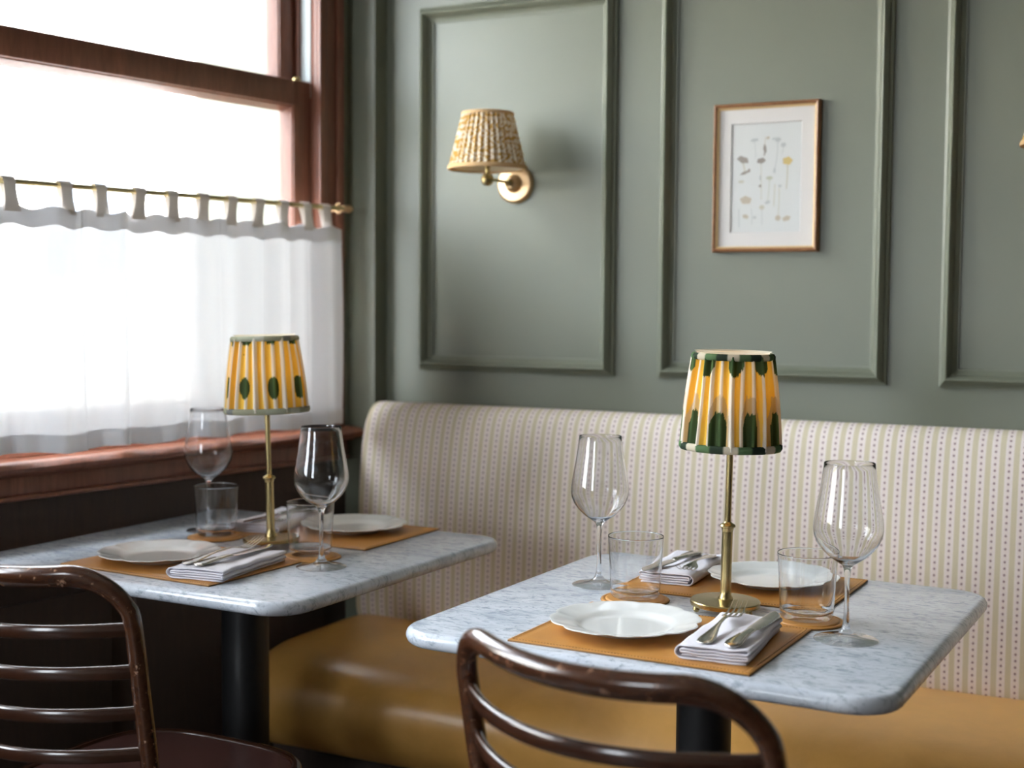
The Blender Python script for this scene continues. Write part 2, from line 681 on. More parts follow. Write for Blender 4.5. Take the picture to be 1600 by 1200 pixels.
# low dado rail hidden behind the bench, and skirting
MB().box(0, 6.1, -.018, 0, 0, .14, .003).build('skirting', M['green'], wb)

# corner pilaster and the green strip between it and the window casing
pil = MB()
pil.box(-.080, 0, -.054, .10, 0, CEIL)
p_ = pil.build('trim_1', M['green'], None, WC, BW, smooth=0)
tag(p_, kind='structure')
MB().box(-.10, .012, -.064, -.03, 0, .828, .004).build('plinth_block', M['green'], p_, smooth=30)

# window wall with two openings (local x along the wall, y outwards, z up)
SILL, HEAD = .875, 2.25
wl = MB()
WX0 = -6.6
OP = [(-1.52, -.118), (-3.1, -1.70)]  # second opening is out of view, added to bring in more light
wl.box(WX0, .25, 0, .095, HEAD, CEIL)
edges = [.25] + [e for op in OP for e in (op[1], op[0])] + [WX0]
for i in range(0, len(edges), 2):
    wl.box(edges[i + 1], edges[i], 0, .095, SILL, HEAD)
wleft = wl.build('wall_left', M['green'], None, WR, WW, smooth=0)
tag(wleft, kind='structure')
dado = MB().box(WX0, .25, 0, .095, 0, SILL).build('panelling', M['panel_wood'], wleft, smooth=0)
for k in range(7):
    x1 = -.10 - k * .62
    mb = MB()
    mb.box(x1 - .56, x1, -.012, 0, .10, .62, .004)
    mb.build('wainscot_panel', M['panel_wood'], wleft)
MB().box(-6.0, -.0, -.02, 0, 0, .09, .004).build('baseboard_strip', M['panel_wood'], wleft)


def window(n, t0, t1, full=True):
    W = empty('window_%d' % n, WR, WW, kind='structure')
    wd = M['window_wood']
    # casing on the wall face
    for s_, xa, nm in ((1, t1, 'casing'), (-1, t0, 'casing')):
        mb = MB()
        a, b = (xa - .006, xa + .082) if s_ > 0 else (xa - .082, xa + .006)
        mb.box(a, b, -.016, 0, SILL + .02, HEAD + .07, .003)
        c0 = (xa - .006, xa + .020) if s_ > 0 else (xa - .020, xa + .006)
        mb.box(c0[0], c0[1], -.028, -.014, SILL + .02, HEAD + .07, .004)
        c0 = (xa + .058, xa + .082) if s_ > 0 else (xa - .082, xa - .058)
        mb.box(c0[0], c0[1], -.024, -.014, SILL + .02, HEAD + .07, .004)
        mb.build(nm, wd, W)
    MB().box(t0 - .082, t1 + .082, -.036, 0, HEAD - .006, HEAD + .08, .004).build('head_casing', wd, W)
    # jambs
    for xa, s_ in ((t1, 1), (t0, -1)):
        a, b = (xa - .006, xa + .02) if s_ > 0 else (xa - .02, xa + .006)
        MB().box(a, b, 0, .095, SILL, HEAD).build('jamb', wd, W)
        a, b = (xa - .008, xa - .006) if s_ > 0 else (xa + .006, xa + .008)
        MB().box(a, b, .004, .034, 1.70, HEAD).build('sash_track', M['track'], W)
        a, b = (xa - .018, xa - .006) if s_ > 0 else (xa + .006, xa + .018)
        MB().box(a, b, .034, .044, 1.70, HEAD, .001).build('parting_bead', wd, W)
    MB().box(t0, t1, 0, .095, HEAD - .02, HEAD + .01).build('head_jamb', wd, W)
    # lower sash, in front
    a, b = t0 + .010, t1 - .008

    def sash(z0, z1, y0, y1, bot, top, nm):
        e = MB()
        st = .056
        e.box(a, a + st, y0, y1, z0, z1, .003)
        e.box(b - st, b, y0, y1, z0, z1, .003)
        o = e.build(nm, wd, W)
        MB().box(a + st, b - st, y0, y1, z0, z0 + bot, .003).build('bottom_rail', wd, o)
        MB().box(a + st, b - st, y0 - (.004 if nm == 'lower_sash' else 0), y1, z1 - top, z1, .005).build('top_rail', wd, o)
        # stepped glazing bead round the glass
        g_ = MB()
        gb, ya, yb_ = .012, y0 + .003, y1 - .008
        cor = []
        for ins, yy in ((0, ya), (.003, ya + .002), (.004, ya + .006), (gb, yb_), (gb, yb_ + .004), (0, yb_ + .004)):
            cor.append([g_.bm.verts.new(p) for p in ((a + st + ins, yy, z0 + bot + ins), (b - st - ins, yy, z0 + bot + ins), (b - st - ins, yy, z1 - top - ins), (a + st + ins, yy, z1 - top - ins))])
        for c1, c2 in zip(cor, cor[1:]):
            for q in range(4):
                g_.face([c1[q], c1[(q + 1) % 4], c2[(q + 1) % 4], c2[q]])
        g_.build('glazing_bead', wd, o)
        ym = y1 - .0065
        MB().box(a + st - .003, b - st + .003, ym, ym + .0005, z0 + bot - .003, z1 - top + .003).build('pane', M['pane'], o, smooth=0)
        return o
    ls = sash(SILL + .03, 1.735, .002, .044, .075, .060, 'lower_sash')
    sash(1.690, HEAD - .02, .048, .088, .045, .05, 'upper_sash')
    # sash lock on the meeting rail
    mb = MB()
    mb.lathe([(0, 0), (.010, 0), (.010, .006), (.006, .012), (0, .014)], 16, (b - .03, .02, 1.735))
    mb.build('sash_lock', M['brass'], ls)
    # stool and apron, sloping outer sill
    mb = MB()
    prof = [(.10, .905), (-.052, .905), (-.060, .900), (-.0635, .892), (-.060, .884), (-.052, .879), (-.036, .877), (-.030, .872), (.10, .872)]
    mb.grid(lambda u, v: Vector((t0 - .11 + u * (t1 - t0 + .22 - .005), *prof[min(int(round(v * len(prof))), len(prof)) % len(prof)])), 1, len(prof), cv=True)
    mb.build('sill', wd, W, smooth=35)
    MB().box(t0 - .09, t1 + .088, -.026, 0, .832, .874, .004).build('sill_apron', wd, W)
    MB().box(t0 - .09, t1 + .088, -.034, 0, .826, .836, .003).build('apron_bead', wd, W)
    MB().box(t0, t1, .09, .16, SILL - .02, SILL + .01).build('outer_sill', wd, W)
    return W


for i, (a, b) in enumerate(OP):
    window(i + 1, a, b)
# sky portals: they only guide the sampling through the openings
for a, b in OP:
    ld = bpy.data.lights.new('window_portal', 'AREA')
    ld.shape = 'RECTANGLE'
    ld.size = b - a
    ld.size_y = HEAD - SILL
    ld.cycles.is_portal = True
    lo = bpy.data.objects.new('window_portal', ld)
    COL.objects.link(lo)
    M4 = Matrix.Translation(WR) @ Matrix.Rotation(WW, 4, 'Z')
    lo.matrix_world = M4 @ Matrix.Translation(((a + b) / 2, .12, (HEAD + SILL) / 2)) @ Matrix.Rotation(R(-90), 4, 'X')

ld = bpy.data.lights.new('window_portal', 'AREA')
ld.shape = 'RECTANGLE'
ld.size, ld.size_y = FX1 - FX0, FZ1 - FZ0
ld.cycles.is_portal = True
lo = bpy.data.objects.new('window_portal', ld)
COL.objects.link(lo)
lo.location = ((FX0 + FX1) / 2, -2.56, (FZ0 + FZ1) / 2)
lo.rotation_euler = (R(90), 0, 0)

# ------------------------------------------------------------------ outside
st = MB().box(-30, 30, .3, 11, -.5, -.3).build('ground', M['street'], None, WR, WW, smooth=0)
tag(st, kind='structure')
bl = empty('terraced_building', tuple(WR + Vector((-math.sin(WW), math.cos(WW), 0)) * 9.0), WW,
           'pale sunlit brick house front seen through the window above the curtain', 'building')
mb = MB()
mb.box(-16, 16, 0, 1, -.4, 4.4)
mb.build('facade_wall', M['facade'], bl, smooth=0)
for xa in (-9.0, -4.6, -.4, 3.4, 7.0):
    MB().box(xa, xa + .9, -.25, .02, -.4, 4.4, .02).build('pilaster', M['facade_render'], bl)
MB().box(-16, 16, -.35, .02, 4.2, 4.5, .03).build('cornice', M['facade_render'], bl)
for xa in (-7.2, -2.6, 1.0, 5.2, 7.95):
    o = MB().box(xa, xa + 1.0, -.03, .02, 1.4, 2.9).build('window', M['far_glass'], bl)
    mb = MB()
    for q in ((xa - .06, xa, 1.34, 2.96), (xa + 1.0, xa + 1.06, 1.34, 2.96), (xa, xa + 1, 2.9, 2.96), (xa, xa + 1, 1.34, 1.4), (xa + .47, xa + .53, 1.4, 2.9)):
        mb.box(q[0], q[1], -.07, 0, q[2], q[3])
    mb.build('window_frame', M['facade_render'], o)

# ------------------------------------------------------------------ bench
bench = empty('banquette_bench', WC, BW, 'long banquette with cream and olive striped back and tan leather seat along the green wall', 'bench')
BL = 4.3          # runs on past the right edge of the picture
# backrest section (distance out, height), from the crease at the seat over the top to the wall
bs = [(.100, .40), (.128, .42), (.150, .455), (.156, .50), (.153, .60), (.145, .70), (.134, .80), (.120, .88), (.108, .925), (.094, .951), (.074, .966), (.052, .970),
      (.030, .964), (.014, .95), (.008, .93)]
bp = spline([Vector((0, -d, z)) for d, z in bs], 5)
arc = [0]
for a, b in zip(bp, bp[1:]):
    arc.append(arc[-1] + (b - a).length)
x0 = .004
ends = [(0, .020), (.004, .011), (.010, .005), (.018, .001), (.028, 0)]   # rounded left end: (x, inset)
cen = Vector((0, -.06, .62))


def back_pt(x, inset, p):
    q = p - cen
    L = q.length
    return Vector((x, 0, 0)) + cen + q * ((L - inset) / L)


mb = MB()
xs = [(x0 + a, i) for a, i in ends] + [(x0 + .028 + (BL - .028) * k / 40, 0) for k in range(1, 41)]
V = []
for x, ins in xs:
    V.append([mb.bm.verts.new(back_pt(x, ins, p) + Vector((0, .0015 * math.sin(x * 7 + p.z * 5), 0))) for p in bp])
for i in range(len(xs) - 1):
    for j in range(len(bp) - 1):
        f = mb.face([V[i][j], V[i + 1][j], V[i + 1][j + 1], V[i][j + 1]])
        for lp, (a, b) in zip(f.loops, ((i, j), (i + 1, j), (i + 1, j + 1), (i, j + 1))):
            lp[mb.uv].uv = (xs[a][0] + .006, arc[b])
mb.face([v for v in V[0]][::-1])
mb.build('backrest', M['stripe'], bench, smooth=60)
# piping along the left end
mb = MB()
mb.sweep([back_pt(x0 + .010, .0035, p) for p in bp[6:]], .0024, n=8)
mb.build('piping', M['stripe'], bench)

SF = .59       # seat front, metres out from the wall
ss = [(.06, .452), (.14, .458), (.17, .463), (.30, .468), (.42, .467), (.50, .458), (.555, .436), (.585, .405), (.597, .365), (.592, .320), (.572, .285), (.545, .262), (.50, .255)]
sp_ = spline([Vector((0, -d, z)) for d, z in ss], 4)
mb = MB()
cen2 = Vector((0, -.33, .36))
endx = [(0, .040), (.006, .024), (.016, .012), (.03, .004), (.05, 0)]
xs2 = [(a + .000, i) for a, i in endx] + [(.05 + (BL - .05) * k / 60, 0) for k in range(1, 61)]
V = []
for x, ins in xs2:
    row = []
    for p in sp_:
        q = p - cen2
        L = q.length
        pp = cen2 + q * ((L - ins) / L)
        wob = .003 * noise.noise(Vector((x * 3.2, p.y * 4, p.z * 4))) + .0012 * noise.noise(Vector((x * 12, p.y * 10, p.z * 9)))
        row.append(mb.bm.verts.new(Vector((x, pp.y - (wob if p.y < -.5 else 0), pp.z + wob))))
    V.append(row)
for i in range(len(xs2) - 1):
    for j in range(len(sp_) - 1):
        mb.face([V[i][j], V[i + 1][j], V[i + 1][j + 1], V[i][j + 1]])
mb.face(V[0][::-1])
mb.build('seat_cushion', M['seat_leather'], bench, smooth=60)
MB().box(.02, BL, -.50, -.01, 0.0, .262, .004).build('bench_base', M['panel_wood'], bench)
MB().box(.01, BL, -.10, -.005, .25, .93, .004).build('back_board', M['panel_wood'], bench)

# ------------------------------------------------------------------ curtain rod and curtain
rodn = empty('curtain_rod', WR, WW, 'thin dull brass rod across the window carrying the white cafe curtain', 'rod')
RZ, RY = 1.432, -.068
mb = MB()
mb.sweep([(-1.56, RY, RZ), (-.088, RY, RZ + .004)], .0055, n=12)
mb.build('rod', M['rod'], rodn)
mb = MB()
prof = [(0, 0), (.0075, 0), (.0085, .004), (.005, .008), (.005, .011), (.0095, .016), (.010, .022), (.0065, .029), (0, .031)]
mb.lathe(prof, 20)
bmesh.ops.rotate(mb.bm, verts=mb.bm.verts[:], cent=(0, 0, 0), matrix=Matrix.Rotation(R(90), 3, 'Y'))
bmesh.ops.translate(mb.bm, verts=mb.bm.verts[:], vec=(-.090, RY, RZ + .004))
mb.build('finial', M['brass_bright'], rodn)
for xa in (-.104, -1.54):
    mb = MB()
    pts = [Vector((xa, RY + math.sin(a) * .011, RZ + .004 - math.cos(a) * .011)) for a in [R(-80 + 26 * k) for k in range(12)]]
    mb.sweep(pts, .0022, n=8)
    mb.sweep([(xa, RY + .011, RZ), (xa, -.036, RZ - .004)], .004, n=10)
    mb.build('rod_bracket', M['brass_bright'], rodn)

cur = empty('cafe_curtain', WR, WW, 'white sheer cafe curtain with tab loops covering the lower half of the window', 'curtain')
CT0, CT1 = -1.50, -.110


def cur_y(x, v):
    """folds: v = 1 at the top. soft pleats with a few folds that overlap sharply"""
    y = 0
    y += .010 * math.sin(x * 43 + 1.2 * math.sin(x * 9))
    y += .006 * math.sin(x * 88 + 1.0)
    y *= .55 + .45 * (1 - v)
    y += .006 * (1 - v) * math.sin(x * 19 + 2)
    return y


FOLDS = [(-.825, .016), (-.723, .018), (-.56, .004), (-.48, .005), (-.352, .003), (-.275, .014), (-.205, .006), (-1.1, .01), (-1.3, .012)]


def fold_step(x):
    """sawtooth overlap: cloth drifts towards the room, then steps back behind the next fold"""
    s_ = 0
    for fx, h in FOLDS:
        d = x - fx
        if d < 0 and d > -.10:
            s_ -= h * (1 + d / .10)
    return s_


def cur_pt(u, v):
    # v 0 bottom, 1 top
    x = CT0 + (CT1 - CT0) * u
    zb = .920 + .003 * math.sin(x * 31)
    zt = 1.388 + .004 * math.cos((x - .02) * 2 * PI / .083)
    z = zb + (zt - zb) * v
    # right edge: gathered near the top, flares lower down
    e = sm(.88, 1, u)
    x += e * (.008 * math.sin((1 - v) * 3.0) + .004 * (1 - v))
    y = RY - .004 + cur_y(x, v) + fold_step(x) * (.45 + .55 * (1 - v)) - e * .010
    y = min(y, -.046)
    return Vector((x, y, z))


mb = MB()
mb.grid(cur_pt, 420, 60)
cp_ = mb.build('curtain_cloth', M['sheer'], cur, smooth=180, recalc=False)
mb = MB()
mb.grid(lambda u, v: cur_pt(u, v * .075) + Vector((0, -.0015, 0)), 420, 4)
mb.build('bottom_hem', M['sheer_hem'], cur, smooth=180, recalc=False)
mb = MB()
mb.grid(lambda u, v: cur_pt(u, .925 + v * .075) + Vector((0, -.0015, 0)), 420, 4)
mb.build('top_hem', M['sheer_hem'], cur, smooth=180, recalc=False)
tabx = [-.982, -.860, -.780, -.688, -.603, -.522, -.443, -.364, -.289, -.213, -.150]
tabx = [-1.45, -1.37, -1.29, -1.21, -1.13, -1.06] + tabx
M['tab'] = cloth('linen_tab_loop', (.78, .74, .71), .03, .0)
for i, tx in enumerate(tabx):
    tx = min(max(tx, CT0 + .03), CT1 - .03)
    mb = MB()
    slant = rnd.uniform(-.005, .005)

    def tab(u, v, tx=tx, slant=slant):
        # strip wrapped over the rod: front leg, over the top, back leg
        hw = .0135 + .003 * abs(2 * v - 1)
        a = v * 2 - 1
        if abs(a) < .25:
            an = a / .25 * PI / 2
            y = RY - math.sin(-an) * .0075
            z = RZ + .004 + math.cos(an) * .0075
        else:
            dn = (abs(a) - .25) / .75
            y0 = RY + math.copysign(.0075, a)
            y = y0 * (1 - dn) + (RY - .006) * dn + (.002 if a > 0 else -.002)
            z = RZ + .004 - dn * .058
        k_ = (RZ + .012 - z) / .06
        return Vector((tx + (u - .5) * 2 * hw * (1 - .18 * math.sin(k_ * PI)) + slant * (k_ - .5) * 2, y, z))
    mb.grid(tab, 6, 24)
    mb.build('tab_loop', M['tab'], cur, smooth=180, recalc=False)

# ------------------------------------------------------------------ picture
PX, PZ = .9660, 1.4875
pic = empty('framed_print', tuple(on_back(PX, 0, PZ)), BW, 'small framed print of mushrooms and flower heads in a slim gilt brown frame', 'picture')
pw, ph = .1165, .1600
sec = [(0, 0), (0, .016), (.0015, .020), (.004, .0215), (.0065, .0205), (.0085, .016), (.0095, .0145), (.0105, .0145), (.0125, .009), (.0125, .004)]
mb = MB()
rings = []
for ins, h in sec:
    rings.append([mb.bm.verts.new(p) for p in ((-pw + ins, -h, -ph + ins), (pw - ins, -h, -ph + ins), (pw - ins, -h, ph - ins), (-pw + ins, -h, ph - ins))])
for qi, (a, b) in enumerate(zip(rings, rings[1:])):
    for q in range(4):
        mb.face([a[q], a[(q + 1) % 4], b[(q + 1) % 4], b[q]], 1 if qi >= 5 else 0)
mb.build('picture_frame', [M['frame_wood'], M['frame_gilt']], pic, smooth=25)
MB().box(-pw + .004, pw - .004, -.004, -.001, -ph + .004, ph - .004).build('backing', M['mat_bevel'], pic, smooth=0)
# mount board: a board with a bevelled opening
mb = MB()
A = [(-pw + .008, -ph + .008), (pw - .008, -ph + .008), (pw - .008, ph - .008), (-pw + .008, ph - .008)]
ox0, ox1, oz0, oz1 = -.079, .077, -.118, .118
Bq = [(ox0, oz0), (ox1, oz0), (ox1, oz1), (ox0, oz1)]
Cq = [(ox0 + .002, oz0 + .002), (ox1 - .002, oz0 + .002), (ox1 - .002, oz1 - .002), (ox0 + .002, oz1 - .002)]
ra = [mb.bm.verts.new((x, -.0085, z)) for x, z in A]
rb_ = [mb.bm.verts.new((x, -.0085, z)) for x, z in Bq]
rc = [mb.bm.verts.new((x, -.0062, z)) for x, z in Cq]
for q in range(4):
    mb.face([ra[q], ra[(q + 1) % 4], rb_[(q + 1) % 4], rb_[q]], 0)
    mb.face([rb_[q], rb_[(q + 1) % 4], rc[(q + 1) % 4], rc[q]], 1)
mb.build('mount_board', [M['mat_board'], M['mat_bevel']], pic, smooth=0)
# the sheet with its drawings, printed (flat colours on the paper)
mb = MB()
mb.cl = mb.bm.verts.layers.float_color.new('print')


def poly(pts, col, y):
    vs = []
    for x, z in pts:
        v_ = mb.bm.verts.new((x, y, z))
        v_[mb.cl] = (*col, 1)
        vs.append(v_)
    mb.face(vs)


poly([(ox0 - .003, oz0 - .003), (ox1 + .003, oz0 - .003), (ox1 + .003, oz1 + .003), (ox0 - .003, oz1 + .003)], (.74, .74, .71), -.0050)


def blob(cx, cz, rx, rz, col, ang=0, n=18, jag=.12, y=-.0053):
    pts = []
    for k in range(n):
        a = 2 * PI * k / n
        j = 1 + jag * math.sin(a * 5 + cx * 300)
        px, pz = math.cos(a) * rx * j, math.sin(a) * rz * j
        pts.append((cx + px * math.cos(ang) - pz * math.sin(ang), cz + px * math.sin(ang) + pz * math.cos(ang)))
    poly(pts, col, y)


def stem(x0_, z0_, x1_, z1_, w_, col, bend=0.0):
    n = 8
    L, R_ = [], []
    for k in range(n + 1):
        a = k / n
        x = x0_ + (x1_ - x0_) * a + bend * math.sin(a * PI)
        z = z0_ + (z1_ - z0_) * a
        L.append((x - w_ / 2, z))
        R_.append((x + w_ / 2, z))
    for k in range(n):
        poly([L[k], R_[k], R_[k + 1], L[k + 1]], col, -.0052)


brn, tan_, gry, yel, pal, grn = (.36, .31, .265), (.58, .50, .385), (.55, .56, .54), (.66, .50, .20), (.62, .58, .47), (.56, .56, .43)


def PP(px, pz):
    # sheet position from fractions: 0..1 across, 0..1 down
    return ox0 + px * (ox1 - ox0), oz1 - pz * (oz1 - oz0)


for (fx, fz, rx, rz, c_, an) in ((.17, .33, .013, .007, brn, -.35), (.43, .345, .0095, .006, brn, .15), (.80, .355, .0105, .0085, yel, 0), (.22, .70, .0125, .0085, tan_, -.1),
                                 (.20, .45, .011, .003, brn, .35), (.48, .24, .0035, .010, brn, .1), (.33, .155, .009, .0035, gry, .1), (.66, .16, .007, .005, gry, 0),
                                 (.74, .21, .006, .005, gry, .3), (.55, .505, .0075, .004, grn, 0), (.42, .50, .002, .006, gry, 0), (.42, .575, .003, .003, brn, 0),
                                 (.15, .53, .007, .003, pal, 0), (.22, .85, .007, .0045, tan_, -.3), (.53, .725, .006, .0035, gry, .3), (.45, .77, .006, .005, pal, 0),
                                 (.80, .875, .009, .0055, tan_, .3), (.68, .87, .006, .006, tan_, 0), (.70, .58, .004, .003, gry, 0), (.35, .86, .004, .003, gry, 0),
                                 (.62, .44, .0025, .006, gry, 0), (.26, .43, .003, .004, brn, 0), (.60, .15, .004, .002, gry, .5), (.52, .14, .004, .003, tan_, .5)):
    x, z = PP(fx, fz)
    blob(x, z, rx, rz, c_, an)
for (xa, za, xb, zb, w_, c_, be) in ((.17, .36, .20, .46, .0035, pal, .001), (.43, .36, .44, .70, .0016, pal, 0), (.80, .38, .79, .61, .0030, pal, .001), (.48, .27, .47, .30, .003, brn, 0),
                                     (.66, .18, .62, .44, .0016, gry, .002), (.33, .17, .35, .32, .0012, gry, .001), (.55, .52, .53, .71, .0014, grn, .001),
                                     (.63, .56, .62, .76, .0020, pal, 0), (.69, .60, .68, .86, .0018, pal, .001), (.45, .79, .46, .93, .0012, gry, 0), (.12, .78, .13, .95, .0018, gry, 0),
                                     (.30, .78, .31, .93, .0014, gry, .001), (.48, .13, .48, .23, .0012, tan_, 0), (.74, .23, .72, .30, .0012, gry, 0)):
    a_, b_ = PP(xa, za)
    c2, d2 = PP(xb, zb)
    stem(a_, b_, c2, d2, w_, c_, be)
mb.build('printed_sheet', M['print'], pic, smooth=0)
MB().box(-pw + .010, pw - .010, -.0125, -.0120, -ph + .010, ph - .010).build('picture_pane', M['picture_glass'], pic, smooth=0)


# ------------------------------------------------------------------ pleated shades
def shade_mesh(rb, rt, h, N, amp, seed, colour, nu=420, nv=56, belly=.0, mat_='shade', band=.0, trimcol=None):
    """returns list of (name, builder, material); pleats gathered between two bands"""
    rg = random.Random(seed)
    ph_ = [rg.uniform(-.35, .35) for _ in range(N)]
    tw = [rg.uniform(-.5, .5) for _ in range(N)]

    def pleat(u, v):
        k = u * N
        i = int(k) % N
        f = k - int(k)
        w_ = .5 - .5 * math.cos(2 * PI * (f + .10 * math.sin(v * 3 + i)))
        sh = .75 + .25 * math.sin(i * 2.3)
        return w_ * sh

    def pt(u, v):
        tw_ = .006 * math.sin(v * PI) * math.sin(u * N * 2 * PI * .37)
        a = 2 * PI * (u + tw_ * .3)
        r = rb + (rt - rb) * v + belly * math.sin(v * PI)
        r += (pleat(u, v) - .5) * amp
        return Vector((math.cos(a) * r, math.sin(a) * r, v * h))
    return pt, pleat


def lampshade(parent, z0, rb, rt, h, N, amp, seed, style, name='lamp_shade'):
    rg = random.Random(seed)
    pt, pleat = shade_mesh(rb, rt, h, N, amp, seed, None, belly=.002)
    cream, gold, amb, gr, dk, tp = (.78, .74, .66), (.86, .58, .10), (.74, .42, .06), (.10, .17, .07), (.028, .045, .022), (.42, .34, .24)
    jit = [rg.uniform(-.06, .06) for _ in range(80)]
    kind = [rg.choice((0, 0, 0, 1, 2)) for _ in range(80)]

    def colour(u, v):
        k = u * N
        i = int(k) % N
        f = k - int(k)
        # printed stripes on a golden ground; ridge cream also paints in window light
        band_ = pleat(u, v)
        c1 = Vector(gold) if kind[i] != 2 else Vector(amb)
        if kind[i] == 0:
            st_ = sm(.36, .46, band_)
        elif kind[i] == 1:
            st_ = sm(.58, .68, band_)
        else:
            st_ = sm(.74, .84, band_)
        c = c1.lerp(Vector(cream), st_)
        n_ = noise.noise(Vector((u * 260, v * 4, seed)))
        jag = .030 * n_ + jit[i] * .35
        MC = 9 if style == 2 else 8
        kk = (u * MC + (.15 if style == 2 else .05)) % 1
        d = abs(kk - .5)
        dark = 0
        if style == 2:
            # green tongues hanging from the top, and taller ones rising from the foot in between
            top = .80 + .5 * max(0, d - .10) + jag
            if d < .27 and v > top: dark = 1
            kk2 = (u * MC + .65) % 1
            d2 = abs(kk2 - .5)
            bt = .42 - .9 * max(0, d2 - .10) ** 1.3 * 2 + jag
            if d2 < .25 and v < bt: dark = 1
            if not dark and d2 < .32 and v < bt + .17: c = c.lerp(Vector(tp), .65)
        else:
            top = .90 + .5 * max(0, d - .10) + jag
            if d < .20 and v > top: dark = 1
            kk2 = (u * MC + .05) % 1
            d2 = abs(kk2 - .5)
            e = (d2 / .19) ** 2 + ((v - .335 + jag * .6) / .150) ** 2
            if e < 1: dark = 1
        if dark:
            g_ = Vector(dk).lerp(Vector(gr), .25 + .75 * sm(.35, .8, pleat(u, v)) * (1 if i % 3 else .3))
            c = g_
        return tuple(c)

    mb = MB()
    mb.grid(lambda u, v: pt(u, v) + Vector((0, 0, z0)), 560, 72, cu=True, col=colour)
    sh = mb.build(name, M['shade'], parent, smooth=180, recalc=False)
    # bands
    cols = [(.10, .17, .08), (.50, .46, .44), (.58, .52, .40), (.46, .43, .42), (.05, .07, .05), (.035, .05, .035), (.09, .10, .09), (.22, .21, .12)]
    if style == 1:
        cols = [(.42, .45, .34), (.36, .37, .26), (.34, .34, .24), (.20, .21, .20), (.38, .39, .28), (.55, .57, .48)]
    for nm, zc, r_, hh in (('lower_band', z0, rb, .0075), ('upper_band', z0 + h, rt, .0065)):
        mb = MB()
        ns = 160

        def bcol(u, v):
            i = int(u * 22) + (3 if nm == 'upper_band' else 0)
            return cols[(i * 5 + i // 3) % len(cols)]
        secb = [(-.002, -hh * .55), (.0018, -hh * .5), (.0042, 0), (.0040, hh * .7), (.0015, hh), (-.003, hh)]
        if nm == 'upper_band':
            secb = [(a, -b) for a, b in secb][::-1]
        mb.grid(lambda u, v: Vector((math.cos(2 * PI * u) * (r_ + secb[int(round(v * 5))][0]), math.sin(2 * PI * u) * (r_ + secb[int(round(v * 5))][0]), zc + secb[int(round(v * 5))][1])),
                ns, 5, cu=True, col=bcol)
        mb.build(nm, M['shade_trim'], sh, smooth=60, recalc=False)
    mb = MB()
    mb.lathe([(rb - .006, z0 + .002), (rt - .006, z0 + h - .006), (rt - .0045, z0 + h + .0045), (rt - .001, z0 + h + .0066)], 64)
    mb.build('shade_lining', M['lining'], sh, smooth=60)
    return sh


def table_lamp(x, y, rz, seed, style, label, tilt, rb=.0795, rt=.0655, sz=.249):
    L = empty('table_lamp', (x, y, TZ), rz, label, 'lamp', 'table lamps')
    mb = MB()
    mb.lathe([(0, .0095), (.0490, .0095), (.0530, .0105), (.0535, .0125), (.0535, .0165), (.0522, .0180), (.020, .0190), (.010, .0198), (0, .0198)], 96)
    mb.build('lamp_base', M['brass'], L)
    for a in (20, 140, 260):
        mb = MB()
        mb.lathe([(0, 0), (.0035, .0010), (.0055, .0045), (.0045, .0090), (0, .0105)], 14, (math.cos(R(a)) * .0462, math.sin(R(a)) * .0462, 0))
        mb.build('foot', M['brass'], L)
    mb = MB()
    mb.lathe([(.0, .018), (.0112, .018), (.0115, .022), (.0092, .026), (.0085, .031), (.0082, .035), (.0082, .124), (.0090, .126), (.0095, .1295), (.0118, .1305), (.0122, .1325),
              (.0110, .1345), (.0085, .1360), (.0060, .1375), (.0052, .139), (0, .139)], 32)
    mb.build('lower_stem', M['brass'], L)
    mb = MB()
    mb.lathe([(0, .137), (.0050, .137), (.0050, .270), (.0035, .272), (0, .272)], 24)
    mb.build('upper_stem', M['brass'], L)
    mb = MB()
    mb.lathe([(0, .270), (.012, .270), (.013, .274), (.013, .308), (.008, .314), (0, .314)], 24)
    mb.build('lamp_holder', M['white_cap'], L)
    mb = MB()
    mb.lathe([(0, .312), (.008, .313), (.014, .324), (.018, .338), (.014, .353), (0, .360)], 20)
    mb.build('bulb', M['bulb'], L)
    # wire spider carrying the shade
    mb = MB()
    for a in (0, 120, 240):
        mb.sweep([(math.cos(R(a)) * .010, math.sin(R(a)) * .010, .308), (math.cos(R(a)) * .0625, math.sin(R(a)) * .0625, .370)], .0012, n=6)
    mb.build('shade_carrier', M['brass'], L)
    lampshade(L, sz, rb, rt, .139, 26 if style == 2 else 24, .0095, seed, style)
    L.rotation_mode = 'ZXY'          # turn first, then lean
    L.rotation_euler = (tilt[0], tilt[1], rz)
    return L


TZ = .745


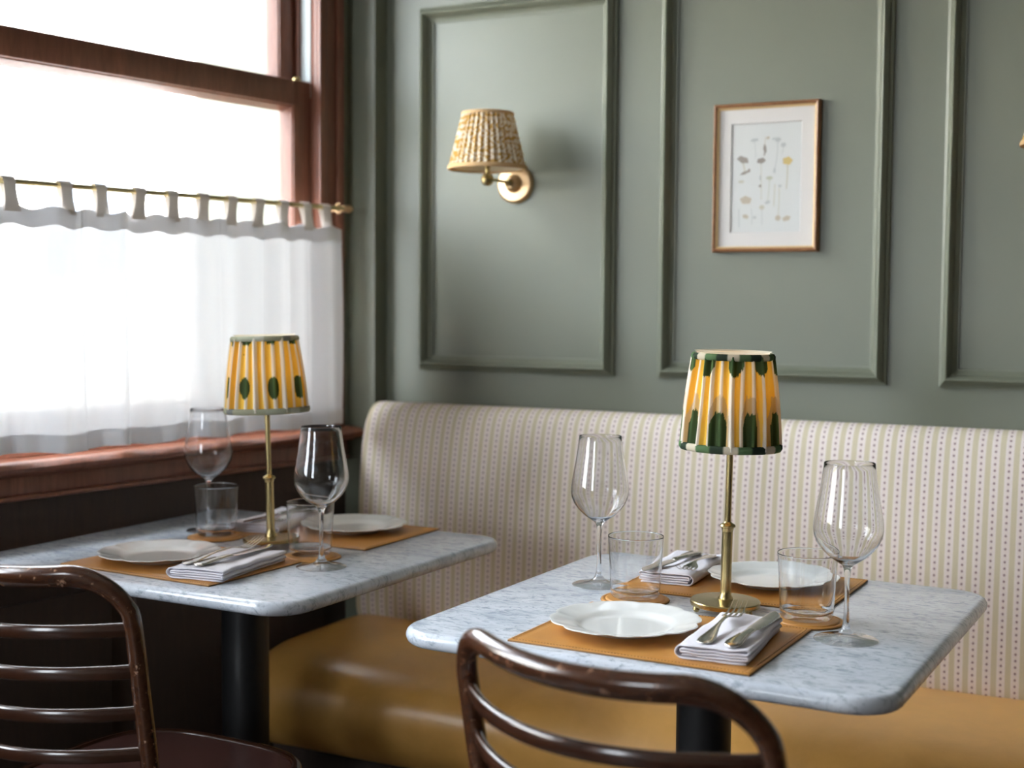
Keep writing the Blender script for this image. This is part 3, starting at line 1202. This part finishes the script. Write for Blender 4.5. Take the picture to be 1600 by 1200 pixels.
# ------------------------------------------------------------------ tables
def bistro_table(cx, cy_, wx, wy, rc_, label, col_off, rcol):
    T = empty('bistro_table', (cx, cy_, 0), 0, label, 'table', 'marble bistro tables')
    th = .024
    # slab: rounded rectangle outline with a bullnose edge
    def outline(ins):
        pts = []
        hx, hy, r_ = wx / 2 - ins, wy / 2 - ins, max(rc_ - ins, .004)
        for qx, qy, a0 in ((1, 1, 0), (-1, 1, 90), (-1, -1, 180), (1, -1, 270)):
            for k in range(9):
                a = R(a0 + k * 90 / 8)
                pts.append((qx * (hx - r_) + math.cos(a) * r_, qy * (hy - r_) + math.sin(a) * r_))
        return pts
    mb = MB()
    prof = []
    for k in range(9):
        a = -PI / 2 + PI * k / 8
        prof.append((.011 * (1 - math.cos(a)), TZ - th / 2 + math.sin(a) * th / 2))
    rings = [[mb.bm.verts.new((x, y, z)) for x, y in outline(ins)] for ins, z in prof]
    n = len(rings[0])
    for a, b in zip(rings, rings[1:]):
        for k in range(n):
            mb.face([a[k], a[(k + 1) % n], b[(k + 1) % n], b[k]])
    mb.face(rings[-1])
    mb.face(rings[0][::-1])
    mb.build('table_top', M['marble'], T, smooth=40)
    mb = MB()
    mb.box(col_off[0] - .17, col_off[0] + .17, col_off[1] - .17, col_off[1] + .17, TZ - th - .008, TZ - th, .002)
    mb.build('mounting_plate', M['black'], T)
    mb = MB()
    mb.lathe([(0, .03), (rcol * 1.25, .03), (rcol * 1.25, .05), (rcol, .065), (rcol, .700), (rcol * 1.15, .713), (0, .713)], 48, (*col_off, 0))
    mb.build('column', M['black'], T)
    mb = MB()
    mb.lathe([(0, 0), (.215, 0), (.22, .006), (.215, .014), (.12, .028), (rcol * 1.3, .036), (0, .036)], 56, (*col_off, 0))
    mb.build('table_foot', M['black'], T)
    return T


bistro_table(-.7085, 1.932, .716, .712, .065, 'right marble topped square table on a black column, nearest the camera', (-.012, .005), .0425)
bistro_table(-1.6575, 1.970, .748, .712, .065, 'left marble topped table on a black column beside the curtained window', (.003, -.01), .0445)


# ------------------------------------------------------------------ chairs
def chair(x, y, rz, label, ztop=.857, hw=.200, slope=.20):
    C = empty('bentwood_chair', (x, y, 0), rz, label, 'chair', 'bentwood ladder back chairs')
    # back loop and rear legs: one bent piece
    zt = ztop - .016

    def lean(z):
        return -.178 - slope * (z - .40) if z > .40 else -.178 - .055 * ((.40 - z) / .40) ** 1.3
    pts, ra_, rb_ = [], [], []
    side = []
    for z in [0, .08, .16, .24, .32, .40, .46, .52, .58, .64, .70, .75]:
        side.append((hw - .016 + .016 * sm(.3, .6, z), lean(z), z))
    rc_ = .070
    arcp = []
    for k in range(1, 9):
        a = R(90 * k / 8)
        xx = hw - rc_ + math.cos(a) * rc_
        arcp.append((xx, lean(zt - rc_ + math.sin(a) * rc_) - .066 * (1 - (xx / hw) ** 2), zt - rc_ + math.sin(a) * rc_))
    mid = []
    for k in range(1, 9):
        xx = (hw - rc_) * (1 - k / 8)
        mid.append((xx, lean(zt) - .066 * (1 - (xx / hw) ** 2), zt - .005 * (1 - (xx / (hw - rc_)) ** 2)))
    half = side + arcp + mid
    full = half + [(-a, b, c_) for a, b, c_ in half[:-1][::-1]]
    full = spline(full, 2)
    for p in full:
        # legs round, top rail deeper than wide
        k_ = sm(hw, hw - rc_, abs(p.x)) * (1 if p.z > .6 else 0)
        ra_.append(.0115 + .001 * k_)
        rb_.append(.0125 + .0045 * k_)
    mb = MB()
    mb.sweep(full, ra_, rb_, up=(1, 0, 0), n=16, power=.85)
    # orient: 'up' starts along x on the legs and turns to z on the rail
    mb.build('back_frame', M['rail_wood'], C, smooth=60)
    # slats
    for zs in (.770, .7105, .651, .5915, .532):
        mb = MB()
        ps = []
        for k in range(25):
            xx = -(hw - .004) + 2 * (hw - .004) * k / 24
            sag = 1 - (xx / hw) ** 2
            ps.append((xx, lean(zs) + .001 - .090 * sag, zs - .003 * sag))
        mb.sweep(ps, .0055, .0098, up=(0, 0, 1), n=12, power=.6)
        mb.build('slat', M['chair_wood'], C, smooth=50)
    # seat: moulded panel inside a bent rim
    def seat_out(a, k_=1.0):
        # superellipse wider at the front
        ca, sa = math.cos(a), math.sin(a)
        p_ = .62
        xx = math.copysign(abs(ca) ** p_, ca) * .208 * (1 + .05 * sa)
        yy = math.copysign(abs(sa) ** p_, sa) * .205
        return xx * k_, yy * k_ + .005
    N_ = 72
    mb = MB()
    pts = [Vector((*seat_out(2 * PI * k / N_, .955), .448)) for k in range(N_)]
    rings = []
    for k in range(N_):
        p = pts[k]
        tg = (pts[(k + 1) % N_] - pts[k - 1]).normalized()
        sd = Vector((tg.y, -tg.x, 0))
        ring = []
        for q in range(12):
            an = 2 * PI * q / 12
            ring.append(mb.bm.verts.new(p + sd * math.copysign(abs(math.cos(an)) ** .7, math.cos(an)) * .010 + Vector((0, 0, math.copysign(abs(math.sin(an)) ** .7, math.sin(an)) * .016))))
        rings.append(ring)
    for k in range(N_):
        a, b = rings[k], rings[(k + 1) % N_]
        for q in range(12):
            mb.face([a[q], a[(q + 1) % 12], b[(q + 1) % 12], b[q]])
    mb.build('seat_rim', M['chair_wood'], C, smooth=60)
    mb = MB()
    V0 = []
    for kr in range(0, 9):
        kk = .935 * kr / 8
        dz = -.008 * (1 - (kr / 8) ** 2)
        if kr == 0:
            V0.append([mb.bm.verts.new((0, .005, .460 + dz))])
        else:
            V0.append([mb.bm.verts.new((*seat_out(2 * PI * k / N_, kk), .460 + dz)) for k in range(N_)])
    for k in range(N_):
        mb.face([V0[0][0], V0[1][k], V0[1][(k + 1) % N_]])
    for r1, r2 in zip(V0[1:], V0[2:]):
        for k in range(N_):
            mb.face([r1[k], r2[k], r2[(k + 1) % N_], r1[(k + 1) % N_]])
    mb.build('seat', M['seat_wood'], C, smooth=60)
    for s_ in (-1, 1):
        mb = MB()
        mb.sweep([(s_ * .165, .150, .440), (s_ * .172, .165, .25), (s_ * .180, .185, 0)], [.015, .013, .010], n=14)
        mb.build('leg', M['chair_wood'], C, smooth=60)
    mb = MB()
    ps = [Vector((math.cos(2 * PI * k / 40) * .150, math.sin(2 * PI * k / 40) * .150, .27)) for k in range(41)]
    mb.sweep(ps, .008, n=10, caps=False)
    mb.build('leg_ring', M['chair_wood'], C, smooth=60)
    return C


M['seat_wood'] = wood('polished_worn_seat', (.060, .026, .022), (.105, .048, .040), .20, (3, 1, 3), coat=.6)
chair(-.533, 1.525, R(-11.5), 'dark bentwood chair with worn curved top rail, tucked under the right table')
chair(-1.505, 1.547, R(0), 'dark bentwood ladder back chair at the left edge, its polished seat showing', .860, .200, .14)


# ------------------------------------------------------------------ place settings
def placemat(cx, cy_, rz, label):
    w_, h_ = .350, .272
    P_ = empty('placemat', (cx, cy_, TZ), rz, label, 'placemat', 'honey leather placemats')
    mb = MB()
    mb.box(-w_ / 2, w_ / 2, -h_ / 2, h_ / 2, 0, .0022, .0004)
    mb.build('lower_layer', M['mat_edge'], P_)
    mb = MB()
    # top skin with a pressed groove close to the border
    def hz(x, y):
        d = min(w_ / 2 - abs(x), h_ / 2 - abs(y))
        g_ = math.exp(-((d - .009) / .0012) ** 2) * .0009 + math.exp(-((d - .014) / .001) ** 2) * .0004
        return .0036 - g_ - .0012 * math.exp(-d / .0008)
    xs_ = sorted(set([-w_ / 2 + d for d in (0, .001, .003, .006, .0078, .009, .0102, .012, .014, .0155, .02)] + [w_ / 2 - d for d in (0, .001, .003, .006, .0078, .009, .0102, .012, .014, .0155, .02)] + [-.12, -.06, 0, .06, .12]))
    ys_ = sorted(set([-h_ / 2 + d for d in (0, .001, .003, .006, .0078, .009, .0102, .012, .014, .0155, .02)] + [h_ / 2 - d for d in (0, .001, .003, .006, .0078, .009, .0102, .012, .014, .0155, .02)] + [-.08, 0, .08]))
    G = [[mb.bm.verts.new((x, y, hz(x, y))) for y in ys_] for x in xs_]
    for i in range(len(xs_) - 1):
        for j in range(len(ys_) - 1):
            mb.face([G[i][j], G[i + 1][j], G[i + 1][j + 1], G[i][j + 1]])
    mb.build('leather_top', M['mat_leather'], P_, smooth=60)
    # stitches along the border: too fine to pick apart, one part
    mb = MB()
    def stitch(x, y, dx, dy):
        mb.box(x - dx, x + dx, y - dy, y + dy, .0033, .0041)
    k = -w_ / 2 + .008
    while k < w_ / 2 - .006:
        for yy in (-h_ / 2 + .0045, h_ / 2 - .0045):
            stitch(k, yy, .0014, .0004)
        k += .0048
    k = -h_ / 2 + .008
    while k < h_ / 2 - .006:
        for xx in (-w_ / 2 + .0045, w_ / 2 - .0045):
            stitch(xx, k, .0004, .0014)
        k += .0048
    o = mb.build('stitching', M['mat_edge'], P_, smooth=0)
    o['kind'] = 'stuff'
    return P_


proto = {}
def place(kind, fn, x, y, z, rz, label, **kw):
    """the first call builds the thing, later ones copy it with its parts"""
    if kind not in proto:
        o = fn(x, y, rz, label)
        proto[kind] = o
    else:
        o = copy_tree(proto[kind])
        o['label'] = label
    o.location = (x, y, z)
    o.rotation_euler = (0, 0, rz)
    return o


place('mat', placemat, -.7105, 1.738, TZ, R(0), 'leather placemat under the front plate of the right table')
place('mat', placemat, -.7250, 2.127, TZ, R(180.5), 'leather placemat at the back of the right table, by the bench')
place('mat', placemat, -1.6500, 1.800, TZ, R(-1.2), 'leather placemat under the front plate of the left table')
place('mat', placemat, -1.6200, 2.186, TZ, R(181), 'leather placemat at the back of the left table, by the bench')
MT = TZ + .0036


def plate(x, y, rz, label):
    o = None
    mb = MB()

    def rad(a, r, z):
        # scalloped rim, bracket shaped lobes
        e = sm(.070, .104, r)
        k = (a * 8 / (2 * PI)) % 1
        lobe = -.042 * math.exp(-((min(k, 1 - k)) / .11) ** 2) + .018 * math.sin(k * PI) - .016 * math.exp(-((k - .5) / .09) ** 2)
        return 1 + e * lobe
    prof = [(0.0001, .0038), (.05, .0038), (.060, .0042), (.066, .0062), (.071, .0090), (.078, .0108), (.090, .0132), (.1005, .0156), (.1055, .0168), (.1072, .0166), (.1074, .0155),
            (.1050, .0145), (.090, .0108), (.074, .0065), (.064, .0026), (.0605, .0006), (.058, 0), (.055, .0006), (.053, .0018), (.0001, .0018)]
    mb.lathe(prof, 160, rad=rad, support=False)
    o = mb.build('plate', M['china'], None, (x, y, TZ), rz, smooth=50)
    return tag(o, label, 'plate', 'scalloped white plates')


place('plate', plate, -.7665, 1.736, MT, .2, 'white scalloped plate on the front placemat of the right table')
place('plate', plate, -.6810, 2.150, MT, .5, 'white scalloped plate on the back placemat of the right table')
place('plate', plate, -1.7050, 1.786, MT, .1, 'white scalloped plate on the front placemat of the left table')
place('plate', plate, -1.5840, 2.213, MT, .35, 'white scalloped plate on the back placemat of the left table')


def coaster(x, y, rz, label):
    C = empty('coaster', (x, y, TZ), rz, label, 'coaster', 'round leather coasters')
    mb = MB()
    mb.lathe([(0, 0), (.0545, 0), (.0550, .0008), (.0545, .0020), (0, .0020)], 64)
    mb.build('lower_disc', M['mat_edge'], C)
    mb = MB()
    mb.lathe([(0, .0046), (.0440, .0046), (.0462, .0040), (.0470, .0026), (.0478, .0026), (.0486, .0034), (.0525, .0034), (.0538, .0026), (.0538, .0018), (0, .0018)], 64)
    mb.build('upper_disc', M['mat_leather'], C, smooth=50)
    return C


CZ = TZ + .0049
coast = [(-.557, 1.927, 'leather coaster under the tumbler beside the right glass of the right table'),
         (-.836, 1.930, 'leather coaster under the left tumbler of the right table'),
         (-1.490, 1.950, 'leather coaster under the tumbler in front of the lamp on the left table'),
         (-1.778, 2.018, 'leather coaster under the tumbler on the window side of the left table')]
for x, y, l_ in coast:
    place('coaster', coaster, x, y, TZ, rnd.uniform(0, 3), l_)


def tumbler(x, y, rz, label):
    mb = MB()
    ro = [(.0, .0), (.034, .0), (.0370, .0012), (.0385, .004), (.0395, .012), (.0415, .050), (.0440, .0945), (.0445, .0965), (.0440, .0975), (.0434, .0965),
          (.0405, .050), (.0385, .014), (.0365, .0092), (.030, .0072), (.0, .0066)]
    mb.lathe(ro, 96)
    for f in mb.bm.faces:
        if f.calc_center_median().z < .0095:
            f.material_index = 1          # the base
    o = mb.build('tumbler', [M['glass'], M['thin_clear']], None, (x, y, TZ), rz, smooth=60)
    return tag(o, label, 'glass', 'clear glass tumblers')


tum = [(-.560, 1.932, 'clear tumbler beside the right wine glass of the right table'),
       (-.838, 1.935, 'clear tumbler beside the left wine glass of the right table'),
       (-1.498, 1.958, 'clear tumbler behind the front wine glass of the left table'),
       (-1.786, 2.030, 'clear tumbler on the window side of the left table, leftmost tumbler')]
for x, y, l_ in tum:
    place('tumbler', tumbler, x, y, CZ, 0, l_)


def wine_glass(x, y, rz, label):
    G_ = empty('wine_glass', (x, y, TZ), rz, label, 'glass', 'tall stemmed wine glasses')
    mb = MB()
    outer = [(0, .0048), (.006, .0046), (.012, .0038), (.018, .0028), (.026, .0016), (.034, .0007), (.0405, .0002), (.043, 0), (.0443, .0002), (.0448, .0008), (.0443, .0014), (.042, .0018), (.030, .0036), (.018, .0062), (.010, .0105), (.0062, .0165), (.0046, .024), (.0037, .036),
             (.0034, .055), (.0034, .075), (.0038, .090), (.0052, .1005), (.0085, .1065)]
    bowl = [(.0160, .1110), (.0260, .1180), (.0360, .1275), (.0430, .1375), (.0472, .1480), (.0484, .1570), (.0480, .1660), (.0462, .1780), (.0437, .1920), (.0408, .2080), (.0380, .2260),
            (.0360, .2420), (.0352, .2490)]
    rim = [(.03490, .2498), (.03455, .2490)]
    inner = [(r - (.0011 if z > .14 else .0014), z + (.0 if z > .15 else .0012)) for r, z in bowl[::-1]][1:] + [(.0090, .1105), (.0, .1095)]
    mb.lathe(outer + bowl + rim + inner, 96, support=False)
    for f in mb.bm.faces:
        if f.calc_center_median().z < .0115:
            f.material_index = 1          # the thin foot
    mb.build('bowl', [M['glass'], M['thin_clear']], G_, smooth=70)
    return G_


def wine_glass1(x, y, rz, label):
    o = wine_glass(x, y, rz, label)
    ch = [c for c in bpy.data.objects if c.parent == o][0]
    ch.parent = None
    ch.name = 'wine_glass'
    nm = o.name
    bpy.data.objects.remove(o)
    ch.name = 'wine_glass'
    return tag(ch, label, 'glass', 'tall stemmed wine glasses')


for x, y, l_ in ((-.479, 1.849, 'tall wine glass near the right edge of the right table'),
                 (-.934, 2.004, 'tall wine glass at the left back of the right table'),
                 (-1.421, 1.889, 'tall wine glass at the front right of the left table, before the lamp'),
                 (-1.846, 2.075, 'tall wine glass on the window side of the left table, against the curtain')):
    place('wine', wine_glass1, x, y, TZ + .0003, 0, l_)

# lamps
table_lamp(-.686, 1.929, R(200), 7, 2, 'right brass table lamp whose pleated shade has green tongues rising from the lower band', (0, R(.9)), .0738, .0590, .2535)
table_lamp(-1.625, 2.002, R(30), 3, 1, 'left brass table lamp whose pleated shade has a row of green oval spots', (0, R(-2.0)), .0775, .0608, .2605)


# ------------------------------------------------------------------ napkins: one cloth folded into layers
def napkin(x, y, rz, label, w_=.104, l_=.205, seed=1):
    rg = random.Random(seed)
    hw = w_ / 2
    mb = MB()
    # cross section: a strip zigzags inside, then wraps once round the bundle
    th = .0024
    path = []
    z = .0030

    def turn(cx, z0, z1, side):
        r_ = abs(z1 - z0) / 2
        zc = (z0 + z1) / 2
        sg = 1 if z1 > z0 else -1
        return [(cx + side * math.sin(PI * k / 6) * r_, zc - sg * math.cos(PI * k / 6) * r_) for k in range(1, 6)]
    zs = [.0064, .0104, .0144]
    side = 1
    xl = hw - .0100
    path.append((-side * xl * .6, zs[0]))
    for i, zz in enumerate(zs):
        n_ = 8
        xs_ = (-side * xl, side * xl)
        for k in range(0, n_ + 1):
            path.append((xs_[0] + (xs_[1] - xs_[0]) * k / n_, zz + .0004 * math.sin(k * 1.7 + i)))
        if i < len(zs) - 1:
            path += turn(side * xl, zz, zs[i + 1], side)
        side = -side
    # now at x = -side.. wrap: up over, down the other side, under, and back up
    s_ = -side       # the side where the last layer ended
    top, bot = .0196, .0020
    path += turn(s_ * xl, zs[-1], top, s_)
    for k in range(0, 13):
        path.append((s_ * xl - s_ * (2 * xl) * k / 12, top + .0006 * math.sin(k * .9 + seed)))
    rr = (top - bot) / 2
    for k in range(1, 12):
        a = PI * k / 12
        path.append((-s_ * xl - s_ * math.sin(a) * rr * .95, (top + bot) / 2 + math.cos(a) * rr))
    for k in range(0, 13):
        path.append((-s_ * xl + s_ * (2 * xl) * k / 12, bot))
    NY = 30
    pth = [Vector((a, 0, b)) for a, b in path]

    def pt(u, v):
        i = min(int(round(u * (len(pth) - 1))), len(pth) - 1)
        p = pth[i]
        yy = -l_ / 2 + l_ * v
        e = sm(.45, 1, abs(2 * v - 1))
        sag = 1 - .10 * math.sin(v * PI) - .05 * e
        wob = .0016 * noise.noise(Vector((p.x * 22, yy * 14, seed)))
        lift = .0022 * noise.noise(Vector((p.x * 34 + 5, yy * 22, seed * 2.0))) * (p.z / .014)
        zz = max(p.z * sag + lift, .0013)
        return Vector((p.x * (1 + .03 * math.sin(v * 4 + seed)) + wob, yy + .0012 * math.sin(i * .8), zz))
    mb.grid(pt, len(pth) - 1, NY)
    o = mb.build('napkin', M['napkin'], None, (x, y, TZ), rz, smooth=80, recalc=False)
    so = o.modifiers.new('thickness', 'SOLIDIFY')
    so.thickness = .0018
    so.offset = 0
    return tag(o, label, 'napkin', 'folded white napkins')


for i, (x, y, rz, l_) in enumerate(((-.6025, 1.730, R(5), 'folded white napkin on the front placemat of the right table'),
                                    (-.8420, 2.150, R(184), 'folded white napkin behind the left tumbler of the right table'),
                                    (-1.535, 1.778, R(8), 'folded white napkin on the front placemat of the left table'),
                                    (-1.755, 2.185, R(190), 'folded white napkin at the back of the left table, behind the lamp stem'))):
    o = napkin(x, y, rz, l_, w_=(.104, .104, .118, .112)[i], seed=i + 1)
    o.location.z = MT
NZ = MT + .0198


# ------------------------------------------------------------------ cutlery (handle end at y = 0, running to +y)
def strip(mb, tab, L, yoff=0, n=60, thick=None, xc=None, crown=.0008):
    """flat metal strip: tab rows (s, half width, z)"""
    ws = [(a, b) for a, b, c_ in tab]
    zs = [(a, c_) for a, b, c_ in tab]

    def ring(s_):
        w_, z_ = interp(ws, s_), interp(zs, s_)
        th = interp(thick, s_) if thick else .0018
        x_ = interp(xc, s_) if xc else 0
        out = []
        for k in range(16):
            a = 2 * PI * k / 16
            ca, sa = math.cos(a), math.sin(a)
            out.append(Vector((x_ + math.copysign(abs(ca) ** .8, ca) * w_, yoff + s_, z_ + sa * th / 2 * (1 + .0))))
        return out
    s0, s1 = tab[0][0], tab[-1][0]
    R_ = [[mb.bm.verts.new(p) for p in ring(s0 + (s1 - s0) * k / n)] for k in range(n + 1)]
    for a, b in zip(R_, R_[1:]):
        for k in range(16):
            mb.face([a[k], a[(k + 1) % 16], b[(k + 1) % 16], b[k]])
    mb.face(R_[0][::-1])
    mb.face(R_[-1])


def fork(x, y, rz, label):
    F = empty('fork', (x, y, NZ), rz, label, 'fork', 'steel forks on the napkins')
    mb = MB()
    tab = [(0, .0012, .0015), (.002, .0060, .0015), (.006, .0102, .0018), (.014, .0118, .0022), (.026, .0110, .0030), (.045, .0080, .0050), (.065, .0052, .0076), (.085, .0032, .0098),
           (.105, .0030, .0112), (.118, .0036, .0112), (.126, .0060, .0104), (.133, .0095, .0090), (.140, .0118, .0076), (.146, .0123, .0066)]
    strip(mb, tab, .146, thick=[(0, .0018), (.01, .0030), (.05, .0030), (.09, .0036), (.12, .0028), (.146, .0018)])
    hd = mb.build('handle', M['steel'], F, smooth=60)
    # raised border on the handle end
    mb = MB()
    for s_ in (-1, 1):
        ps = [Vector((s_ * (interp([(a, b) for a, b, c_ in tab], t_) - .0018), t_, interp([(a, c_) for a, b, c_ in tab], t_) + .0012)) for t_ in [.004 + .004 * k for k in range(16)]]
        mb.sweep(ps, .0007, n=6)
    mb.build('handle_bead', M['steel'], hd, smooth=60)
    for i in range(4):
        xa = -.0105 + i * .0070
        mb = MB()
        tb = [(.142, .0021, .0072), (.150, .0020, .0060), (.160, .0018, .0056), (.172, .0016, .0072), (.184, .0013, .0108), (.194, .0010, .0150), (.201, .0004, .0184)]
        strip(mb, tb, 0, n=16, thick=[(.142, .0019), (.18, .0018), (.201, .0008)], xc=[(.142, xa), (.201, xa * .98)])
        mb.build('tine', M['steel'], F, smooth=60)
    return F


def knife(x, y, rz, label):
    K = empty('knife', (x, y, NZ), rz, label, 'knife', 'steel table knives on the napkins')
    mb = MB()
    tab = [(0, .0012, .0030), (.002, .0060, .0030), (.006, .0105, .0032), (.014, .0116, .0036), (.028, .0104, .0042), (.050, .0080, .0048), (.075, .0066, .0052), (.088, .0066, .0052), (.092, .0066, .0050), (.095, .0050, .0048)]
    strip(mb, tab, .095, thick=[(0, .003), (.008, .0058), (.05, .0066), (.09, .0066), (.095, .003)])
    hd = mb.build('handle', M['steel'], K, smooth=60)
    mb = MB()
    for s_ in (-1, 1):
        ps = [Vector((s_ * (interp([(a, b) for a, b, c_ in tab], t_) - .0022), t_, interp([(a, c_) for a, b, c_ in tab], t_) + .0028)) for t_ in [.006 + .004 * k for k in range(14)]]
        mb.sweep(ps, .0008, n=6)
    mb.build('handle_bead', M['steel'], hd, smooth=60)
    mb = MB()
    strip(mb, [(.093, .0052, .0048), (.100, .0092, .0046), (.12, .0104, .0046), (.160, .0110, .0046), (.190, .0104, .0050), (.203, .0072, .0052), (.212, .0026, .0054), (.214, .0004, .0054)], 0,
          thick=[(.093, .0022), (.15, .0015), (.214, .0008)], xc=[(.093, 0), (.15, .0005), (.19, .001), (.214, -.004)])
    mb.build('blade', M['steel'], K, smooth=60)
    return K


for k_, fn, x, y, rz, l_ in (('fork', fork, -.6125, 1.638, R(5), 'fork lying on the front napkin of the right table'),
                             ('knife', knife, -.5740, 1.634, R(1), 'knife lying on the front napkin of the right table'),
                             ('knife', knife, -.8450, 2.232, R(175), 'knife lying on the back napkin of the right table'),
                             ('fork', fork, -.8180, 2.228, R(186), 'fork lying on the back napkin of the right table'),
                             ('fork', fork, -1.5600, 1.690, R(0), 'fork lying on the front napkin of the left table'),
                             ('knife', knife, -1.5280, 1.685, R(2), 'knife lying on the front napkin of the left table'),
                             ('knife', knife, -1.7500, 2.270, R(182), 'knife lying on the back napkin of the left table'),
                             ('fork', fork, -1.7200, 2.265, R(188), 'fork lying on the back napkin of the left table')):
    place(k_, fn, x, y, NZ, rz, l_)


# ------------------------------------------------------------------ wall lamps
def sconce(x, y, rz, label):
    S_ = empty('wall_sconce', (x, y, 0), rz, label, 'lamp', 'brass wall sconces with patterned shades')
    rot = Matrix.Rotation(R(90), 3, 'X')

    def turned(prof, n=48, off=(0, 0, 0)):
        mb = MB()
        mb.lathe(prof, n)
        bmesh.ops.rotate(mb.bm, verts=mb.bm.verts[:], cent=(0, 0, 0), matrix=rot)
        bmesh.ops.translate(mb.bm, verts=mb.bm.verts[:], vec=off)
        return mb
    turned([(0, .0), (.046, .0), (.0465, .006), (.044, .0105), (.040, .0125), (.022, .0135), (.0195, .016), (.019, .022), (.016, .029), (.011, .032), (0, .033)]).build('wall_plate', M['brass_bright'], S_)
    turned([(0, .030), (.0085, .030), (.0095, .034), (.0095, .040), (.006, .042), (.0038, .043), (.0038, .128), (.006, .129), (.0075, .131), (.0075, .138), (0, .139)], 24).build('arm', M['brass'], S_)
    mb = MB()
    mb.lathe([(0, -.016), (.007, -.0155), (.0125, -.010), (.0145, -.002), (.0130, .006), (.0085, .011), (.0060, .013), (.0060, .030), (0, .030)], 28, (0, -.146, 0))
    mb.build('knuckle', M['brass'], S_)
    mb = MB()
    mb.lathe([(0, .030), (.010, .030), (.011, .034), (.011, .060), (.006, .064), (0, .064)], 20, (0, -.146, 0))
    mb.build('lamp_holder', M['brass'], S_)
    # pleated empire shade
    N = 34
    rb, rt, h, z0 = .0870, .0560, .125, .022

    def pt(u, v):
        a = 2 * PI * u
        r = rb + (rt - rb) * v + .0022 * math.cos(2 * PI * u * N)
        return Vector((math.cos(a) * r, math.sin(a) * r - .146, z0 + h * v))

    def colr(u, v):
        f = noise.noise(Vector((u * 62, v * 17, 2.0))) + .5 * math.sin(u * 2 * PI * N + 4 * math.sin(v * 30)) * .5
        f2 = sm(-.12, .12, f)
        return tuple(Vector((.52, .30, .07)).lerp(Vector((.80, .74, .62)), f2))
    mb = MB()
    mb.grid(pt, 408, 60, cu=True, col=colr)
    sh = mb.build('lamp_shade', M['squiggle'], S_, smooth=180, recalc=False)
    for nm, r_, zc, hh in (('lower_band', rb, z0 + .003, .008), ('upper_band', rt, z0 + h - .002, .006)):
        mb = MB()
        k_ = (rb - rt) / h
        mb.lathe([(r_ + .0015 + k_ * hh, zc - hh * .6), (r_ + .0040, zc), (r_ + .0030 - k_ * hh * .6, zc + hh * .6), (r_ - .002, zc + hh * .6), (r_ - .003, zc - hh * .6)], 80, (0, -.146, 0), closed=True)
        mb.build(nm, M['tape'], sh, smooth=50)
    mb = MB()
    mb.lathe([(rb - .006, z0 + .002), (rt - .005, z0 + h - .002)], 64, (0, -.146, 0))
    mb.build('shade_lining', M['lining'], sh)
    mb = MB()
    mb.lathe([(0, .062), (.008, .064), (.014, .075), (.017, .088), (.012, .102), (0, .108)], 20, (0, -.146, 0))
    mb.build('bulb', M['white_cap'], S_)
    return S_


SZ = 1.494
p1 = on_back(.360, 0, 0)
s1 = sconce(p1.x, p1.y, BW, 'brass wall sconce with ochre patterned pleated shade between window and picture')
s1.location = (p1.x, p1.y, SZ)
s2 = copy_tree(s1)
p2 = on_back(1.585, 0, 0)
s2.location = (p2.x, p2.y, SZ)
s2['label'] = 'second wall sconce at the right edge, only the tip of its shade showing'
